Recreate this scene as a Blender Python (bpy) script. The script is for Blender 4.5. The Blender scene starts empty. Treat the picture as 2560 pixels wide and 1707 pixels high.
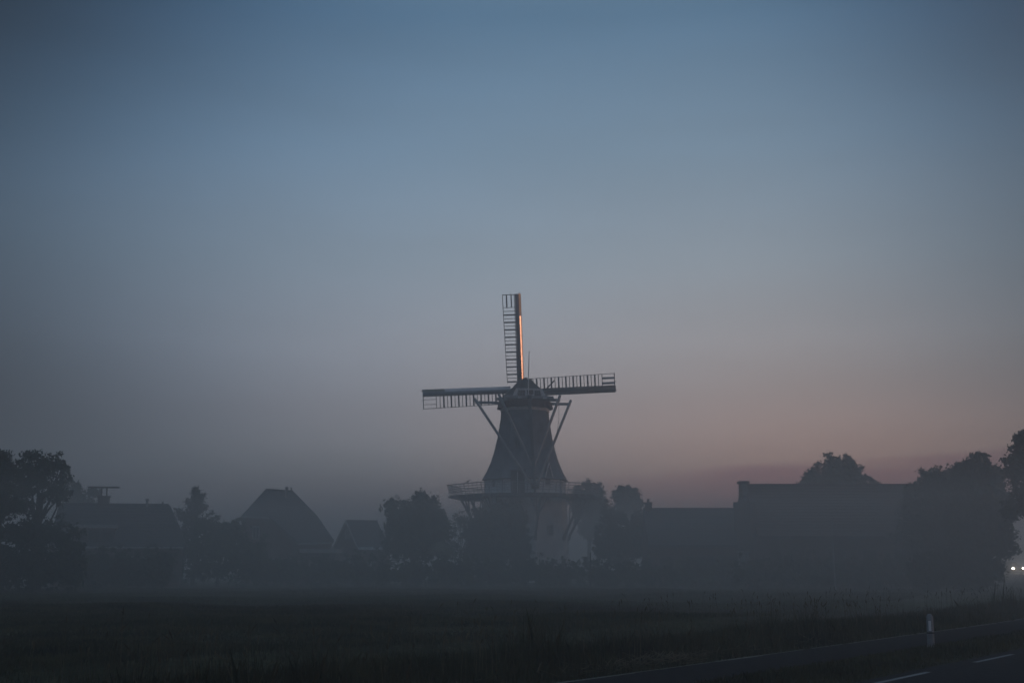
import bpy, math, random
import numpy as np
from mathutils import Vector, Matrix
SC = bpy.context.scene
COL = SC.collection
R = math.radians
random.seed(7)
RNG = np.random.default_rng(7)

# ------------------------------------------------------------------ camera
CAM_Z = 2.1
PITCH = 9.69
LENS = 45.0
F = LENS / 36.0 * 2560
cam_d = bpy.data.cameras.new('camera'); cam = bpy.data.objects.new('camera', cam_d); COL.objects.link(cam)
cam_d.lens = LENS; cam_d.sensor_width = 36.0; cam_d.clip_start = 0.2; cam_d.clip_end = 6000
cam.location = (0, 0, CAM_Z); cam.rotation_euler = (R(90 + PITCH), 0, 0)
SC.camera = cam
ct, st = math.cos(R(PITCH)), math.sin(R(PITCH))

def W(px, py, Y):
    """point at depth Y on the sight line of a photograph pixel (2560 wide)"""
    u, v = px - 1280.0, 853.5 - py
    d = Vector((u, F * ct - v * st, F * st + v * ct))
    k = Y / d.y
    return Vector((d.x * k, Y, CAM_Z + d.z * k))
def G(px, py, z=0.0):
    u, v = px - 1280.0, 853.5 - py
    d = Vector((u, F * ct - v * st, F * st + v * ct))
    k = (z - CAM_Z) / d.z
    return Vector((d.x * k, d.y * k, z))
def Zof(py, Y): return W(1280, py, Y).z

# ------------------------------------------------------------------ sky, sun, exposure
SUN_AZ, SUN_EL = 82.0, 5.5          # azimuth to the right of the view, elevation
world = bpy.data.worlds.new('World'); SC.world = world; world.use_nodes = True
nt = world.node_tree; nt.nodes.clear()
N = nt.nodes.new; L = nt.links.new
def math_n(op, a, b=None, c=None, tree=None):
    t = tree or nt
    n = t.nodes.new('ShaderNodeMath'); n.operation = op
    for i, v in enumerate((a, b, c)):
        if v is None: continue
        if isinstance(v, (int, float)): n.inputs[i].default_value = v
        else: t.links.new(v, n.inputs[i])
    return n.outputs[0]
def lin(c):
    return tuple(((x / 255) / 12.92 if x / 255 <= .04045 else ((x / 255 + .055) / 1.055) ** 2.4) for x in c)
tc = N('ShaderNodeTexCoord')
sep = N('ShaderNodeSeparateXYZ'); L(tc.outputs['Generated'], sep.inputs[0])
el = math_n('MULTIPLY', math_n('ARCSINE', sep.outputs[2]), 57.29578)
az = math_n('MULTIPLY', math_n('ARCTAN2', sep.outputs[0], sep.outputs[1]), 57.29578)
elp = math_n('MAXIMUM', el, 0.0)
tpos = math_n('SQRT', math_n('DIVIDE', elp, 90.0))
def ramp(stops, fac, tree=None):
    t = tree or nt
    r = t.nodes.new('ShaderNodeValToRGB'); cr = r.color_ramp
    for i, (p, c) in enumerate(stops):
        e = cr.elements[i] if i < 2 else cr.elements.new(p)
        e.position = p; e.color = (*c[:3], 1)
    t.links.new(fac, r.inputs[0])
    return r.outputs[0]
# twilight sky by elevation (degrees -> linear radiance / 2)
SKY = [(0, (0.2802, 0.208, 0.208)), (2, (0.2802, 0.232, 0.232)), (4, (0.2549, 0.2475, 0.255)), (6.5, (0.2301, 0.2234, 0.2421)), (9.5, (0.22, 0.2352, 0.2688)), (13, (0.1662, 0.2082, 0.254)), (18, (0.1061, 0.1627, 0.2256)), (24, (0.0494, 0.1, 0.162)), (34, (0.0927, 0.13, 0.175)), (50, (0.1339, 0.16, 0.19)), (90, (0.1442, 0.155, 0.175))]
SKYK = 2.0
base = ramp([(math.sqrt(e / 90), c) for e, c in SKY], tpos)
# afterglow: broad lobe about the middle of the view, tapering away on both sides
AZ0, SL, SR, FLOOR = 4.5, 20.3, 17.8, .02
da = math_n('SUBTRACT', az, AZ0)
isr = math_n('GREATER_THAN', da, 0.0)
eb = math_n('DIVIDE', math_n('SUBTRACT', el, 15.0), 6.5)
sl_e = math_n('ADD', SL, math_n('MULTIPLY', math_n('EXPONENT', math_n('MULTIPLY', math_n('MULTIPLY', eb, eb), -1.0)), 5.5))
sr_e = math_n('SUBTRACT', SR, math_n('MULTIPLY', math_n('MINIMUM', math_n('MAXIMUM', math_n('SUBTRACT', el, 16.0), 0.0), 9.0), .38))
sig = math_n('ADD', sl_e, math_n('MULTIPLY', isr, math_n('SUBTRACT', sr_e, sl_e)))
q = math_n('DIVIDE', da, sig)
lobe = math_n('EXPONENT', math_n('MULTIPLY', math_n('POWER', math_n('ABSOLUTE', q), 3.0), -1.0))
fade = math_n('MINIMUM', math_n('MAXIMUM', math_n('DIVIDE', math_n('SUBTRACT', el, 24.0), 30.0), 0.0), 1.0)   # the dome overhead is even
sunward = math_n('MAXIMUM', math_n('COSINE', math_n('MULTIPLY', math_n('SUBTRACT', az, 70.0), math.pi / 180)), 0.0)
behind = math_n('MAXIMUM', math_n('MULTIPLY', math_n('COSINE', math_n('MULTIPLY', az, math.pi / 180)), -1.0), 0.0)
floor_a = math_n('ADD', math_n('ADD', FLOOR, math_n('MULTIPLY', sunward, .24)), math_n('MULTIPLY', behind, .36))
floor_e = math_n('ADD', floor_a, math_n('MULTIPLY', fade, math_n('SUBTRACT', .76, floor_a)))
fall = math_n('ADD', floor_e, math_n('MULTIPLY', lobe, math_n('SUBTRACT', 1.0, floor_e)))
# warm tint towards the sun and the horizon
warm_a = math_n('MINIMUM', math_n('MAXIMUM', math_n('DIVIDE', math_n('ADD', az, 6.0), 34.0), 0.0), 1.0)
warm_b = math_n('MINIMUM', math_n('MAXIMUM', math_n('SUBTRACT', 80.0, az), 0.0), 1.0)
warm_e = math_n('EXPONENT', math_n('MULTIPLY', math_n('DIVIDE', elp, 11.0), -1.0))
warm = math_n('MULTIPLY', math_n('MULTIPLY', warm_a, warm_e), .95)
def mixc(fac, a, b, blend='MIX', tree=None):
    t = tree or nt
    m = t.nodes.new('ShaderNodeMix'); m.data_type = 'RGBA'; m.blend_type = blend
    for idx, v in ((0, fac), (6, a), (7, b)):
        if isinstance(v, (int, float)): m.inputs[idx].default_value = v
        elif isinstance(v, tuple): m.inputs[idx].default_value = (*v[:3], 1)
        else: t.links.new(v, m.inputs[idx])
    return m.outputs[2]
c0 = mixc(warm, base, mixc(1.0, base, (1.62, 1.04, .55), 'MULTIPLY'))
low_e = math_n('EXPONENT', math_n('MULTIPLY', math_n('POWER', math_n('DIVIDE', elp, 4.6), 2.0), -1.0))
c1 = mixc(math_n('MULTIPLY', warm_a, low_e), c0, mixc(1.0, c0, (3.9, 2.15, 1.6), 'MULTIPLY'))
# low thin cloud bank near the right horizon
cmap = N('ShaderNodeMapping'); cmap.inputs['Scale'].default_value = (5, 5, 60)
L(tc.outputs['Generated'], cmap.inputs[0])
cn = N('ShaderNodeTexNoise'); cn.inputs['Scale'].default_value = 1.3; cn.inputs['Detail'].default_value = 5; L(cmap.outputs[0], cn.inputs['Vector'])
top = math_n('ADD', math_n('ADD', 3.55, math_n('MULTIPLY', az, .055)), math_n('MULTIPLY', math_n('SUBTRACT', cn.outputs[0], .5), 1.6))
below = math_n('MINIMUM', math_n('MAXIMUM', math_n('DIVIDE', math_n('SUBTRACT', top, el), .55), 0.0), 1.0)
side = math_n('MINIMUM', math_n('MAXIMUM', math_n('DIVIDE', math_n('ADD', az, -2.0), 9.0), 0.0), 1.0)
streak = math_n('ADD', .75, math_n('MULTIPLY', cn.outputs[0], .5))
c2 = mixc(math_n('MULTIPLY', math_n('MULTIPLY', below, side), streak), c1, mixc(1.0, c1, (.70, .50, .60), 'MULTIPLY'))
sn_map = N('ShaderNodeMapping'); sn_map.inputs['Scale'].default_value = (1.5, 1.5, 9); sn_map.inputs['Rotation'].default_value = (0, .06, 0); L(tc.outputs['Generated'], sn_map.inputs[0])
sn = N('ShaderNodeTexNoise'); sn.inputs['Scale'].default_value = 2.2; sn.inputs['Detail'].default_value = 6; L(sn_map.outputs[0], sn.inputs['Vector'])
wv = ramp([(.35, (.975, .97, .965)), (.65, (1.025, 1.03, 1.035))], sn.outputs[0])
c2 = mixc(1.0, c2, wv, 'MULTIPLY')
sky_cold = mixc(1.0, c2, mixc(math_n('MULTIPLY', math_n('SUBTRACT', 1.0, lobe), .6), (1.0, 1.0, 1.0), (.48, .92, 1.32)), 'MULTIPLY')
vm = N('ShaderNodeVectorMath'); vm.operation = 'SCALE'; L(sky_cold, vm.inputs[0]); L(math_n('MULTIPLY', fall, SKYK), vm.inputs['Scale'])
nish = N('ShaderNodeTexSky'); nish.sky_type = 'NISHITA'; nish.sun_disc = False
nish.sun_elevation = R(SUN_EL); nish.sun_rotation = R(SUN_AZ); nish.air_density = 1.2; nish.dust_density = 2.0
bg1 = N('ShaderNodeBackground'); L(vm.outputs[0], bg1.inputs[0]); bg1.inputs[1].default_value = 1.0
bg2 = N('ShaderNodeBackground'); L(nish.outputs[0], bg2.inputs[0]); bg2.inputs[1].default_value = 0.004
addb = N('ShaderNodeAddShader'); L(bg1.outputs[0], addb.inputs[0]); L(bg2.outputs[0], addb.inputs[1])
wo = N('ShaderNodeOutputWorld'); L(addb.outputs[0], wo.inputs['Surface'])

sun_d = bpy.data.lights.new('sun', 'SUN'); sun_d.energy = 0.5; sun_d.angle = R(1.0); sun_d.color = (1.0, .49, .25)
sun = bpy.data.objects.new('sun', sun_d); COL.objects.link(sun)
sd = Vector((math.sin(R(SUN_AZ)) * math.cos(R(SUN_EL)), math.cos(R(SUN_AZ)) * math.cos(R(SUN_EL)), math.sin(R(SUN_EL))))
sun.rotation_euler = sd.to_track_quat('Z', 'Y').to_euler(); sun.location = (150, 40, 60)

SC.view_settings.view_transform = 'Standard'; SC.view_settings.look = 'None'
SC.view_settings.exposure = 0.0; SC.view_settings.gamma = 1.0; SC.view_settings.use_curve_mapping = False
SC.render.engine = 'CYCLES'
SC.cycles.volume_bounces = 1; SC.cycles.max_bounces = 4; SC.cycles.diffuse_bounces = 2; SC.cycles.glossy_bounces = 2
SC.cycles.transparent_max_bounces = 8

# ------------------------------------------------------------------ materials
MATS = {}
def mat(name, col, col2=None, rough=.8, scale=4.0, metallic=0.0, bump=0.0, bscale=None, stretch=None, spec=.3, emit=None, estr=0):
    if name in MATS: return MATS[name]
    m = bpy.data.materials.new(name); m.use_nodes = True; t = m.node_tree
    b = t.nodes['Principled BSDF']
    b.inputs['Roughness'].default_value = rough; b.inputs['Metallic'].default_value = metallic
    b.inputs['Specular IOR Level'].default_value = spec
    if col2 is None: b.inputs['Base Color'].default_value = (*col, 1)
    tcn = t.nodes.new('ShaderNodeTexCoord'); mp = t.nodes.new('ShaderNodeMapping'); t.links.new(tcn.outputs['Object'], mp.inputs[0])
    if stretch: mp.inputs['Scale'].default_value = stretch
    if col2 is not None:
        n = t.nodes.new('ShaderNodeTexNoise'); n.inputs['Scale'].default_value = scale; n.inputs['Detail'].default_value = 6
        t.links.new(mp.outputs[0], n.inputs['Vector'])
        o = ramp([(.32, col), (.68, col2)], n.outputs[0], t)
        t.links.new(o, b.inputs['Base Color'])
    if bump:
        n2 = t.nodes.new('ShaderNodeTexNoise'); n2.inputs['Scale'].default_value = bscale or scale * 3; n2.inputs['Detail'].default_value = 5
        t.links.new(mp.outputs[0], n2.inputs['Vector'])
        bp = t.nodes.new('ShaderNodeBump'); bp.inputs['Strength'].default_value = bump; bp.inputs['Distance'].default_value = .05
        t.links.new(n2.outputs[0], bp.inputs['Height']); t.links.new(bp.outputs[0], b.inputs['Normal'])
    if emit:
        b.inputs['Emission Color'].default_value = (*emit, 1); b.inputs['Emission Strength'].default_value = estr
    MATS[name] = m
    return m
M = dict(
    slate=mat('weathered_dark_shingle', (.12, .135, .15), (.22, .24, .26), .75, 1.3, bump=.3),
    thatch=mat('dark_thatch', (.022, .022, .024), (.045, .042, .04), .9, 6, bump=.5, stretch=(1, 1, .25)),
    white=mat('white_paint', (.62, .62, .60), (.75, .75, .73), .55, 2.5),
    plaster=mat('white_washed_brick', (.50, .49, .48), (.70, .69, .67), .85, 1.0, bump=.25, bscale=9),
    greywood=mat('grey_timber', (.06, .06, .06), (.11, .11, .105), .7, 5, stretch=(1, 1, .2)),
    palewood=mat('pale_painted_timber', (.24, .24, .235), (.34, .34, .33), .6, 4, stretch=(1, 1, .2)),
    darkwood=mat('dark_stained_timber', (.03, .028, .026), (.06, .055, .05), .75, 5),
    redwood=mat('red_brown_boards', (.06, .032, .026), (.10, .05, .04), .75, 3),
    sailwood=mat('dark_sail_timber', (.035, .04, .045), (.06, .065, .07), .6, 5),
    sheet=mat('dull_sail_sheet', (.16, .19, .21), (.24, .27, .30), .5, 2.5),
    nose=mat('polished_leading_sheet', (.42, .36, .36), (.54, .47, .47), .30, 2.0, metallic=1.0, stretch=(1, 1, .4)),
    nosedull=mat('weathered_leading_sheet', (.12, .10, .08), (.19, .16, .13), .42, 2.0, metallic=1.0),
    glass=mat('dark_window_glass', (.02, .024, .028), None, .08, spec=.5),
    rope=mat('hemp_rope', (.12, .11, .09), None, .9),
    tile=mat('dark_roof_tile', (.030, .030, .034), (.055, .05, .05), .7, 2.0, bump=.4, bscale=14),
    tile2=mat('red_brown_roof_tile', (.055, .035, .03), (.09, .055, .045), .75, 2.0, bump=.4, bscale=14),
    brick=mat('brown_brick', (.10, .06, .045), (.17, .10, .075), .85, 5, bump=.3, bscale=16),
    brick2=mat('dark_brick', (.07, .05, .042), (.12, .08, .065), .85, 5, bump=.3, bscale=16),
    render=mat('pale_rendered_wall', (.30, .29, .27), (.42, .40, .37), .85, 2, bump=.2),
    zinc=mat('dull_zinc', (.16, .17, .18), (.24, .25, .26), .45, 3, metallic=.6),
    bark=mat('tree_bark', (.035, .03, .025), (.07, .06, .05), .9, 8, bump=.6, stretch=(1, 1, .3)),
    leafA=mat('foliage_mid_green', (.018, .032, .012), (.06, .085, .03), .7, .9),
    leafB=mat('foliage_dark_green', (.012, .022, .012), (.035, .055, .022), .7, .9),
    leafC=mat('foliage_brown_green', (.028, .030, .016), (.07, .065, .035), .7, .9),
    leafP=mat('foliage_pale_blossom', (.12, .14, .09), (.32, .34, .26), .8, 1.6),
    needle=mat('conifer_needles', (.010, .018, .012), (.03, .042, .024), .75, 1.4),
    blade=mat('grass_blades', (.012, .020, .007), (.080, .080, .034), .75, .45),
    straw=mat('dry_grass_stalks', (.07, .06, .035), (.17, .14, .085), .8, 1.2),
    asphalt=mat('asphalt', (.018, .019, .021), (.036, .037, .040), 1.0, 6, spec=.05, bump=.3, bscale=60),
    asphalt2=mat('pale_cycle_path_asphalt', (.014, .014, .016), (.026, .026, .027), 1.0, 4, spec=.05, bump=.3, bscale=60),
    edge=mat('worn_edge_paint', (.08, .075, .06), (.20, .19, .16), .7, 9),
    paint=mat('road_paint', (.09, .095, .10), (.19, .195, .20), .6, 7),
    plastic=mat('white_plastic_post', (.20, .21, .22), (.30, .31, .32), .45, 5),
    plasticd=mat('dark_band', (.02, .02, .022), None, .5),
    reflect=mat('pale_reflector', (.85, .85, .82), None, .15, spec=.8),
    rubber=mat('rubber', (.015, .015, .015), None, .9),
    carpaint=mat('dark_car_paint', (.03, .032, .036), None, .25, spec=.6),
    chrome=mat('grille', (.08, .08, .08), None, .3, metallic=.8),
    lamp=mat('headlight_glass', (1, .95, .85), None, .2, emit=(1, .88, .70), estr=60.0),
    bird=mat('dark_feathers', (.02, .02, .02), None, .7),
)
def ground_mat(name, c_a, c_b, c_c, s1, s2, bump=.6):
    m = bpy.data.materials.new(name); m.use_nodes = True; t = m.node_tree; b = t.nodes['Principled BSDF']
    b.inputs['Roughness'].default_value = .95; b.inputs['Specular IOR Level'].default_value = .1
    g = t.nodes.new('ShaderNodeNewGeometry')
    mp = t.nodes.new('ShaderNodeMapping'); mp.inputs['Rotation'].default_value = (0, 0, R(-12)); mp.inputs['Scale'].default_value = (.35, 1, 1)
    t.links.new(g.outputs['Position'], mp.inputs[0])
    n1 = t.nodes.new('ShaderNodeTexNoise'); n1.inputs['Scale'].default_value = s1; n1.inputs['Detail'].default_value = 4; t.links.new(mp.outputs[0], n1.inputs['Vector'])
    n2 = t.nodes.new('ShaderNodeTexNoise'); n2.inputs['Scale'].default_value = s2; n2.inputs['Detail'].default_value = 8; t.links.new(g.outputs['Position'], n2.inputs['Vector'])
    a = ramp([(.35, c_a), (.65, c_b)], n1.outputs[0], t)
    k = ramp([(.5, (0, 0, 0)), (.75, (1, 1, 1))], n2.outputs[0], t)
    o = mixc(k, a, c_c, 'MIX', t); t.links.new(o, b.inputs['Base Color'])
    bp = t.nodes.new('ShaderNodeBump'); bp.inputs['Strength'].default_value = bump; bp.inputs['Distance'].default_value = .15
    t.links.new(n2.outputs[0], bp.inputs['Height']); t.links.new(bp.outputs[0], b.inputs['Normal'])
    return m
M['field'] = ground_mat('pasture_ground', (.012, .017, .006), (.050, .050, .022), (.090, .078, .040), .30, 1.6)
M['verge'] = ground_mat('verge_ground', (.014, .018, .008), (.030, .032, .014), (.045, .040, .020), .8, 5)

# ------------------------------------------------------------------ mesh tools
class MB:
    def __init__(s): s.v = []; s.f = []
    def add(s, vs, fs):
        o = len(s.v); s.v += [tuple(v) for v in vs]; s.f += [tuple(i + o for i in f) for f in fs]; return s
    def hexa(s, p):   # 8 points: bottom 4 (ccw), top 4
        return s.add(p, [(3, 2, 1, 0), (4, 5, 6, 7), (0, 1, 5, 4), (1, 2, 6, 5), (2, 3, 7, 6), (3, 0, 4, 7)])
    def box(s, x0, x1, y0, y1, z0, z1):
        return s.hexa([(x0, y0, z0), (x1, y0, z0), (x1, y1, z0), (x0, y1, z0), (x0, y0, z1), (x1, y0, z1), (x1, y1, z1), (x0, y1, z1)])
    def beam(s, a, b, w, h=None, w2=None, up=(0, 0, 1)):
        a, b = Vector(a), Vector(b); d = (b - a).normalized(); u = Vector(up)
        if abs(d.dot(u)) > .95: u = Vector((0, 1, 0))
        x = d.cross(u).normalized(); y = x.cross(d).normalized(); h = h or w; k = (w2 / w) if w2 else 1
        P = []
        for c, q in ((a, 1), (b, k)):
            for sx, sy in ((-1, -1), (1, -1), (1, 1), (-1, 1)): P.append(c + x * sx * w / 2 * q + y * sy * h / 2 * q)
        return s.hexa(P)
    def tube(s, pts, rads, n=8):
        pts = [Vector(p) for p in pts]; o = len(s.v); ux = None
        for i, p in enumerate(pts):
            d = (pts[min(i + 1, len(pts) - 1)] - pts[max(i - 1, 0)]).normalized()
            x = d.cross(Vector((0, 0, 1)) if abs(d.z) < .9 else Vector((0, 1, 0))).normalized() if ux is None else (ux - d * ux.dot(d)).normalized()
            ux = x; y = d.cross(x)
            for k in range(n):
                a = 2 * math.pi * k / n; s.v.append(tuple(p + (x * math.cos(a) + y * math.sin(a)) * rads[i]))
        for i in range(len(pts) - 1):
            for k in range(n):
                a, b = o + i * n + k, o + i * n + (k + 1) % n
                s.f.append((a, b, b + n, a + n))
        s.f.append(tuple(o + k for k in reversed(range(n)))); s.f.append(tuple(o + (len(pts) - 1) * n + k for k in range(n)))
        return s
    def loft(s, rings, close=True, caps=True):
        n = len(rings[0]); o = len(s.v)
        for r in rings: s.v += [tuple(p) for p in r]
        for i in range(len(rings) - 1):
            for k in range(n if close else n - 1):
                a, b = o + i * n + k, o + i * n + (k + 1) % n
                s.f.append((a, b, b + n, a + n))
        if caps and close:
            s.f.append(tuple(o + k for k in reversed(range(n)))); s.f.append(tuple(o + (len(rings) - 1) * n + k for k in range(n)))
        return s
    def mesh(s, name, m, smooth=False):
        me = bpy.data.meshes.new(name); me.from_pydata(s.v, [], s.f); me.materials.append(m)
        if smooth: me.polygons.foreach_set('use_smooth', [True] * len(me.polygons))
        me.update(); return me
    def build(s, name, m, parent=None, smooth=False, loc=None, label=None, kind=None):
        o = bpy.data.objects.new(name, s.mesh(name, m, smooth)); COL.objects.link(o)
        if parent: o.parent = parent
        if loc is not None: o.location = loc
        if label: o['label'] = label
        if kind: o['kind'] = kind
        return o
def inst(name, me, parent, mtx=None, label=None):
    o = bpy.data.objects.new(name, me); COL.objects.link(o); o.parent = parent
    if mtx is not None: o.matrix_local = mtx
    if label: o['label'] = label
    return o
def thing(name, label, cat, loc=(0, 0, 0), group=None, rz=0):
    o = bpy.data.objects.new(name, None); COL.objects.link(o); o.location = loc; o.rotation_euler = (0, 0, rz)
    o.empty_display_size = .5; o['label'] = label; o['category'] = cat
    if group: o['group'] = group
    return o
def tag(o, label, cat, group=None):
    o['label'] = label; o['category'] = cat
    if group: o['group'] = group
    return o
def frame_m(o, x, y, z):
    return Matrix(((x[0], y[0], z[0], o[0]), (x[1], y[1], z[1], o[1]), (x[2], y[2], z[2], o[2]), (0, 0, 0, 1)))
def quads_mesh(name, V, m, nper=4):
    """V: (n, nper, 3) array, one face each"""
    n = V.shape[0]; me = bpy.data.meshes.new(name)
    me.vertices.add(n * nper); me.vertices.foreach_set('co', V.reshape(-1).astype(np.float32))
    me.loops.add(n * nper); me.loops.foreach_set('vertex_index', np.arange(n * nper, dtype=np.int32))
    me.polygons.add(n); me.polygons.foreach_set('loop_start', np.arange(0, n * nper, nper, dtype=np.int32))
    me.polygons.foreach_set('loop_total', np.full(n, nper, dtype=np.int32))
    me.materials.append(m); me.update(calc_edges=True); return me

# ------------------------------------------------------------------ ground, path, road
def sheet(name, pts, z, m, uv=None):
    b = MB(); b.add([(p[0], p[1], z) for p in pts], [tuple(range(len(pts)))]); o = b.build(name, m); o['kind'] = 'structure'; return o
# gently uneven pasture: fine grid near, coarse far
def grid_sheet(name, xs, ys, zf, m):
    b = MB(); nx = len(xs)
    for y in ys:
        for x in xs: b.v.append((x, y, zf(x, y)))
    for j in range(len(ys) - 1):
        for i in range(nx - 1):
            a = j * nx + i; b.f.append((a, a + 1, a + 1 + nx, a + nx))
    o = b.build(name, m, smooth=True); o['kind'] = 'structure'; return o
# path line and its direction
A0, B0 = G(1434.5, 1704), G(2312, 1583)
ud = (B0 - A0).normalized(); ld = Vector((-ud.y, ud.x, 0))      # ud along the path, ld to its left
# common route: straight, then bending left towards the oncoming car
def route(n=90):
    pts = []; p = A0 - ud * 60; a = math.atan2(ud.y, ud.x); s = -60
    while len(pts) < n:
        pts.append((p.copy(), a, s))
        st_ = 4.0
        if s > 22 and a < R(83): a += R(1.35)
        p = p + Vector((math.cos(a), math.sin(a), 0)) * st_; s += st_
    return pts
RT = route()
def off(pt, d):
    p, a, s = pt; return Vector((p.x - math.sin(a) * d, p.y + math.cos(a) * d, 0))   # + = left
def strip(name, d0, d1, z, m, smooth=False, i0=0, i1=None, struct=True):
    b = MB(); r = RT[i0:i1]
    for pt in r:
        p, q_ = off(pt, d0), off(pt, d1); b.v += [(p.x, p.y, z), (q_.x, q_.y, z)]
    for i in range(len(r) - 1): b.f.append((2 * i, 2 * i + 1, 2 * i + 3, 2 * i + 2))
    o = b.build(name, m)
    if struct: o['kind'] = 'structure'
    return o
def zfield(x, y):
    # distance from the path line, + to the left
    d = (x - A0.x) * ld.x + (y - A0.y) * ld.y
    if y > 80: return -.02
    z = -.02
    if d > 1.2: z += (.05 * math.sin(x * .31 + y * .13) + .04 * math.sin(y * .43 - x * .09 + 1.3)) * min(1, (d - 1.2) / 4)
    if 5 < d < 9: z -= .25 * math.sin((d - 5) / 4 * math.pi)      # shallow ditch
    return z
xs = [-2500, -900, -400, -200] + list(np.linspace(-110, 110, 111)) + [200, 400, 900, 2500]
ys = [-90, -20] + list(np.linspace(4, 130, 85)) + [200, 400, 900, 2600]
grid_sheet('ground', xs, ys, zfield, M['field'])
PW = 1.9
strip('grass_verge', .25, -2.1 - PW, .002, M['verge'])
strip('cycle_path', 0, -PW, .012, M['asphalt2'])
# road: left edge follows the dashes
D1a, D1b = G(2436, 1657), G(2542, 1637)
D0a, D0b = G(2179, 1707), G(2327, 1682)
def side_d(p): return (p.x - A0.x) * ld.x + (p.y - A0.y) * ld.y
dr = (side_d(D1a) + side_d(D1b) + side_d(D0a) + side_d(D0b)) / 4
print('path ud', ud, 'dash offsets', side_d(D0a), side_d(D0b), side_d(D1a), side_d(D1b), 'lens', (D1b - D1a).length, (D1a - D0b).length)
strip('road', dr + .35, dr - 6.3, .016, M['asphalt'])
sA = (D1a - A0).dot(ud); sB = (D1b - A0).dot(ud); dl = sB - sA
gap = (D1a - A0).dot(ud) - (D0b - A0).dot(ud)
pt0 = A0 + ld * dr
def road_pt(s, d):
    i = (s + 60) / 4.0; k = max(0, min(len(RT) - 2, int(i))); f_ = i - k
    a = off(RT[k], d); b_ = off(RT[k + 1], d); return a.lerp(b_, f_)
road_o = bpy.data.objects['road']
for k in range(-6, 26):
    s0 = sA + k * (dl + gap)
    if s0 < -40 or s0 > 150: continue
    b = MB(); p = [road_pt(s0, dr + .06), road_pt(s0, dr - .06), road_pt(s0 + dl, dr - .06), road_pt(s0 + dl, dr + .06)]
    b.add([(v.x, v.y, .0205) for v in p], [(0, 1, 2, 3)])
    o = b.build('lane_dash', M['paint'], road_o)
# pale worn concrete edge beside the path, with gaps and wandering width
cyc = bpy.data.objects['cycle_path']
b = MB(); rr = random.Random(3); s = -50.0
while s < 70:
    ln = rr.uniform(.5, 2.2); w = rr.uniform(.05, .11); j = rr.uniform(-.02, .02)
    p = [road_pt(s, .06 + j), road_pt(s, .06 + j - w), road_pt(s + ln, .06 - w + rr.uniform(-.02, .02)), road_pt(s + ln, .06 + rr.uniform(-.02, .02))]
    b.add([(v.x, v.y, .0165) for v in p], [(0, 1, 2, 3)]); s += ln + (rr.uniform(.03, .5) if rr.random() < .45 else 0)
o = b.build('edge_line', M['edge'], cyc); o['kind'] = 'stuff'

# ------------------------------------------------------------------ windmill
MY = 129.0
mc = W(1313, 1240, MY)
mill = thing('windmill', 'octagonal tower windmill with dark shingled body, white base and four sails standing in mist', 'windmill', (mc.x, MY, 0))
def octv(a_deg, r, z): return Vector((r * math.sin(R(a_deg)), -r * math.cos(R(a_deg)), z))
OA = [12 + 45 * k for k in range(8)]
def zz(py): return Zof(py, MY)
prof = [(1021, 2.41), (1050, 2.50), (1090, 2.76), (1129, 3.13), (1155, 3.46), (1180, 3.90), (1200, 4.36)]
PZ = [zz(p) for p, _ in prof][::-1]; PR = [r for _, r in prof][::-1]
def bodyR(z): return float(np.interp(z, PZ, PR))
zt, zb = zz(1021), zz(1200)
# stepped shingle courses, real laps
rr = random.Random(11)
b = MB(); nC = 44
for i in range(nC):
    z0 = zb + (zt - zb) * i / nC; z1 = zb + (zt - zb) * (i + 1) / nC + .02
    for k in range(8):
        a0, a1 = OA[k], OA[k] + 45
        lip = .05 + rr.uniform(-.012, .018); segs = 5
        rb, rt_ = bodyR(z0) + lip, bodyR(z1)
        Pb0, Pb1 = octv(a0, rb, z0), octv(a1, rb, z0); Pt0, Pt1 = octv(a0, rt_, z1), octv(a1, rt_, z1); Pi0, Pi1 = octv(a0, rb - .09, z0 + .005), octv(a1, rb - .09, z0 + .005)
        for s_ in range(segs):
            f0, f1 = s_ / segs, (s_ + 1) / segs; dz = rr.uniform(-.018, .018)
            v = [Pb0.lerp(Pb1, f0) + Vector((0, 0, dz)), Pb0.lerp(Pb1, f1) + Vector((0, 0, dz)), Pt0.lerp(Pt1, f1), Pt0.lerp(Pt1, f0), Pi0.lerp(Pi1, f0), Pi0.lerp(Pi1, f1)]
            b.add(v, [(0, 1, 2, 3), (4, 5, 1, 0)])
o = b.build('shingle_cladding', M['slate'], mill); o['kind'] = 'stuff'
b = MB(); b.loft([[octv(a, bodyR(z) - .12, z) for a in OA] for z in np.linspace(zb, zt, 12)]); b.build('body_core', M['darkwood'], mill)
b = MB(); b.loft([[octv(a, r, z) for a in OA] for r, z in ((4.33, zb - .07), (4.42, zb - .07), (4.42, zb), (4.2, zb + .02))]); b.build('skirt_board', M['darkwood'], mill)
ZD = zz(1240)                                  # gallery deck level
b = MB(); b.loft([[octv(a, 4.12, z) for a in OA] for z in (ZD - .1, zb - .02)]); b.build('base_ring_wall', M['white'], mill)
b = MB(); b.loft([[octv(a, r, z) for a in OA] for r, z in ((4.72, 0), (4.55, 2.5), (4.38, 5.5), (4.25, ZD - .18))]); tower = b.build('tower_wall', M['plaster'], mill)
for k in range(8):                              # corner pilasters of the base ring
    b = MB(); b.beam(octv(OA[k], 4.13, ZD), octv(OA[k], 4.13, zb - .08), .12, .12); b.build('corner_post', M['palewood'], mill)
def facet(a_mid, apo):                          # outward, tangent(right as seen from outside? -> x), origin at apothem
    n = Vector((math.sin(R(a_mid)), -math.cos(R(a_mid)), 0)); t = Vector((math.cos(R(a_mid)), math.sin(R(a_mid)), 0))
    return n, t
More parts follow.
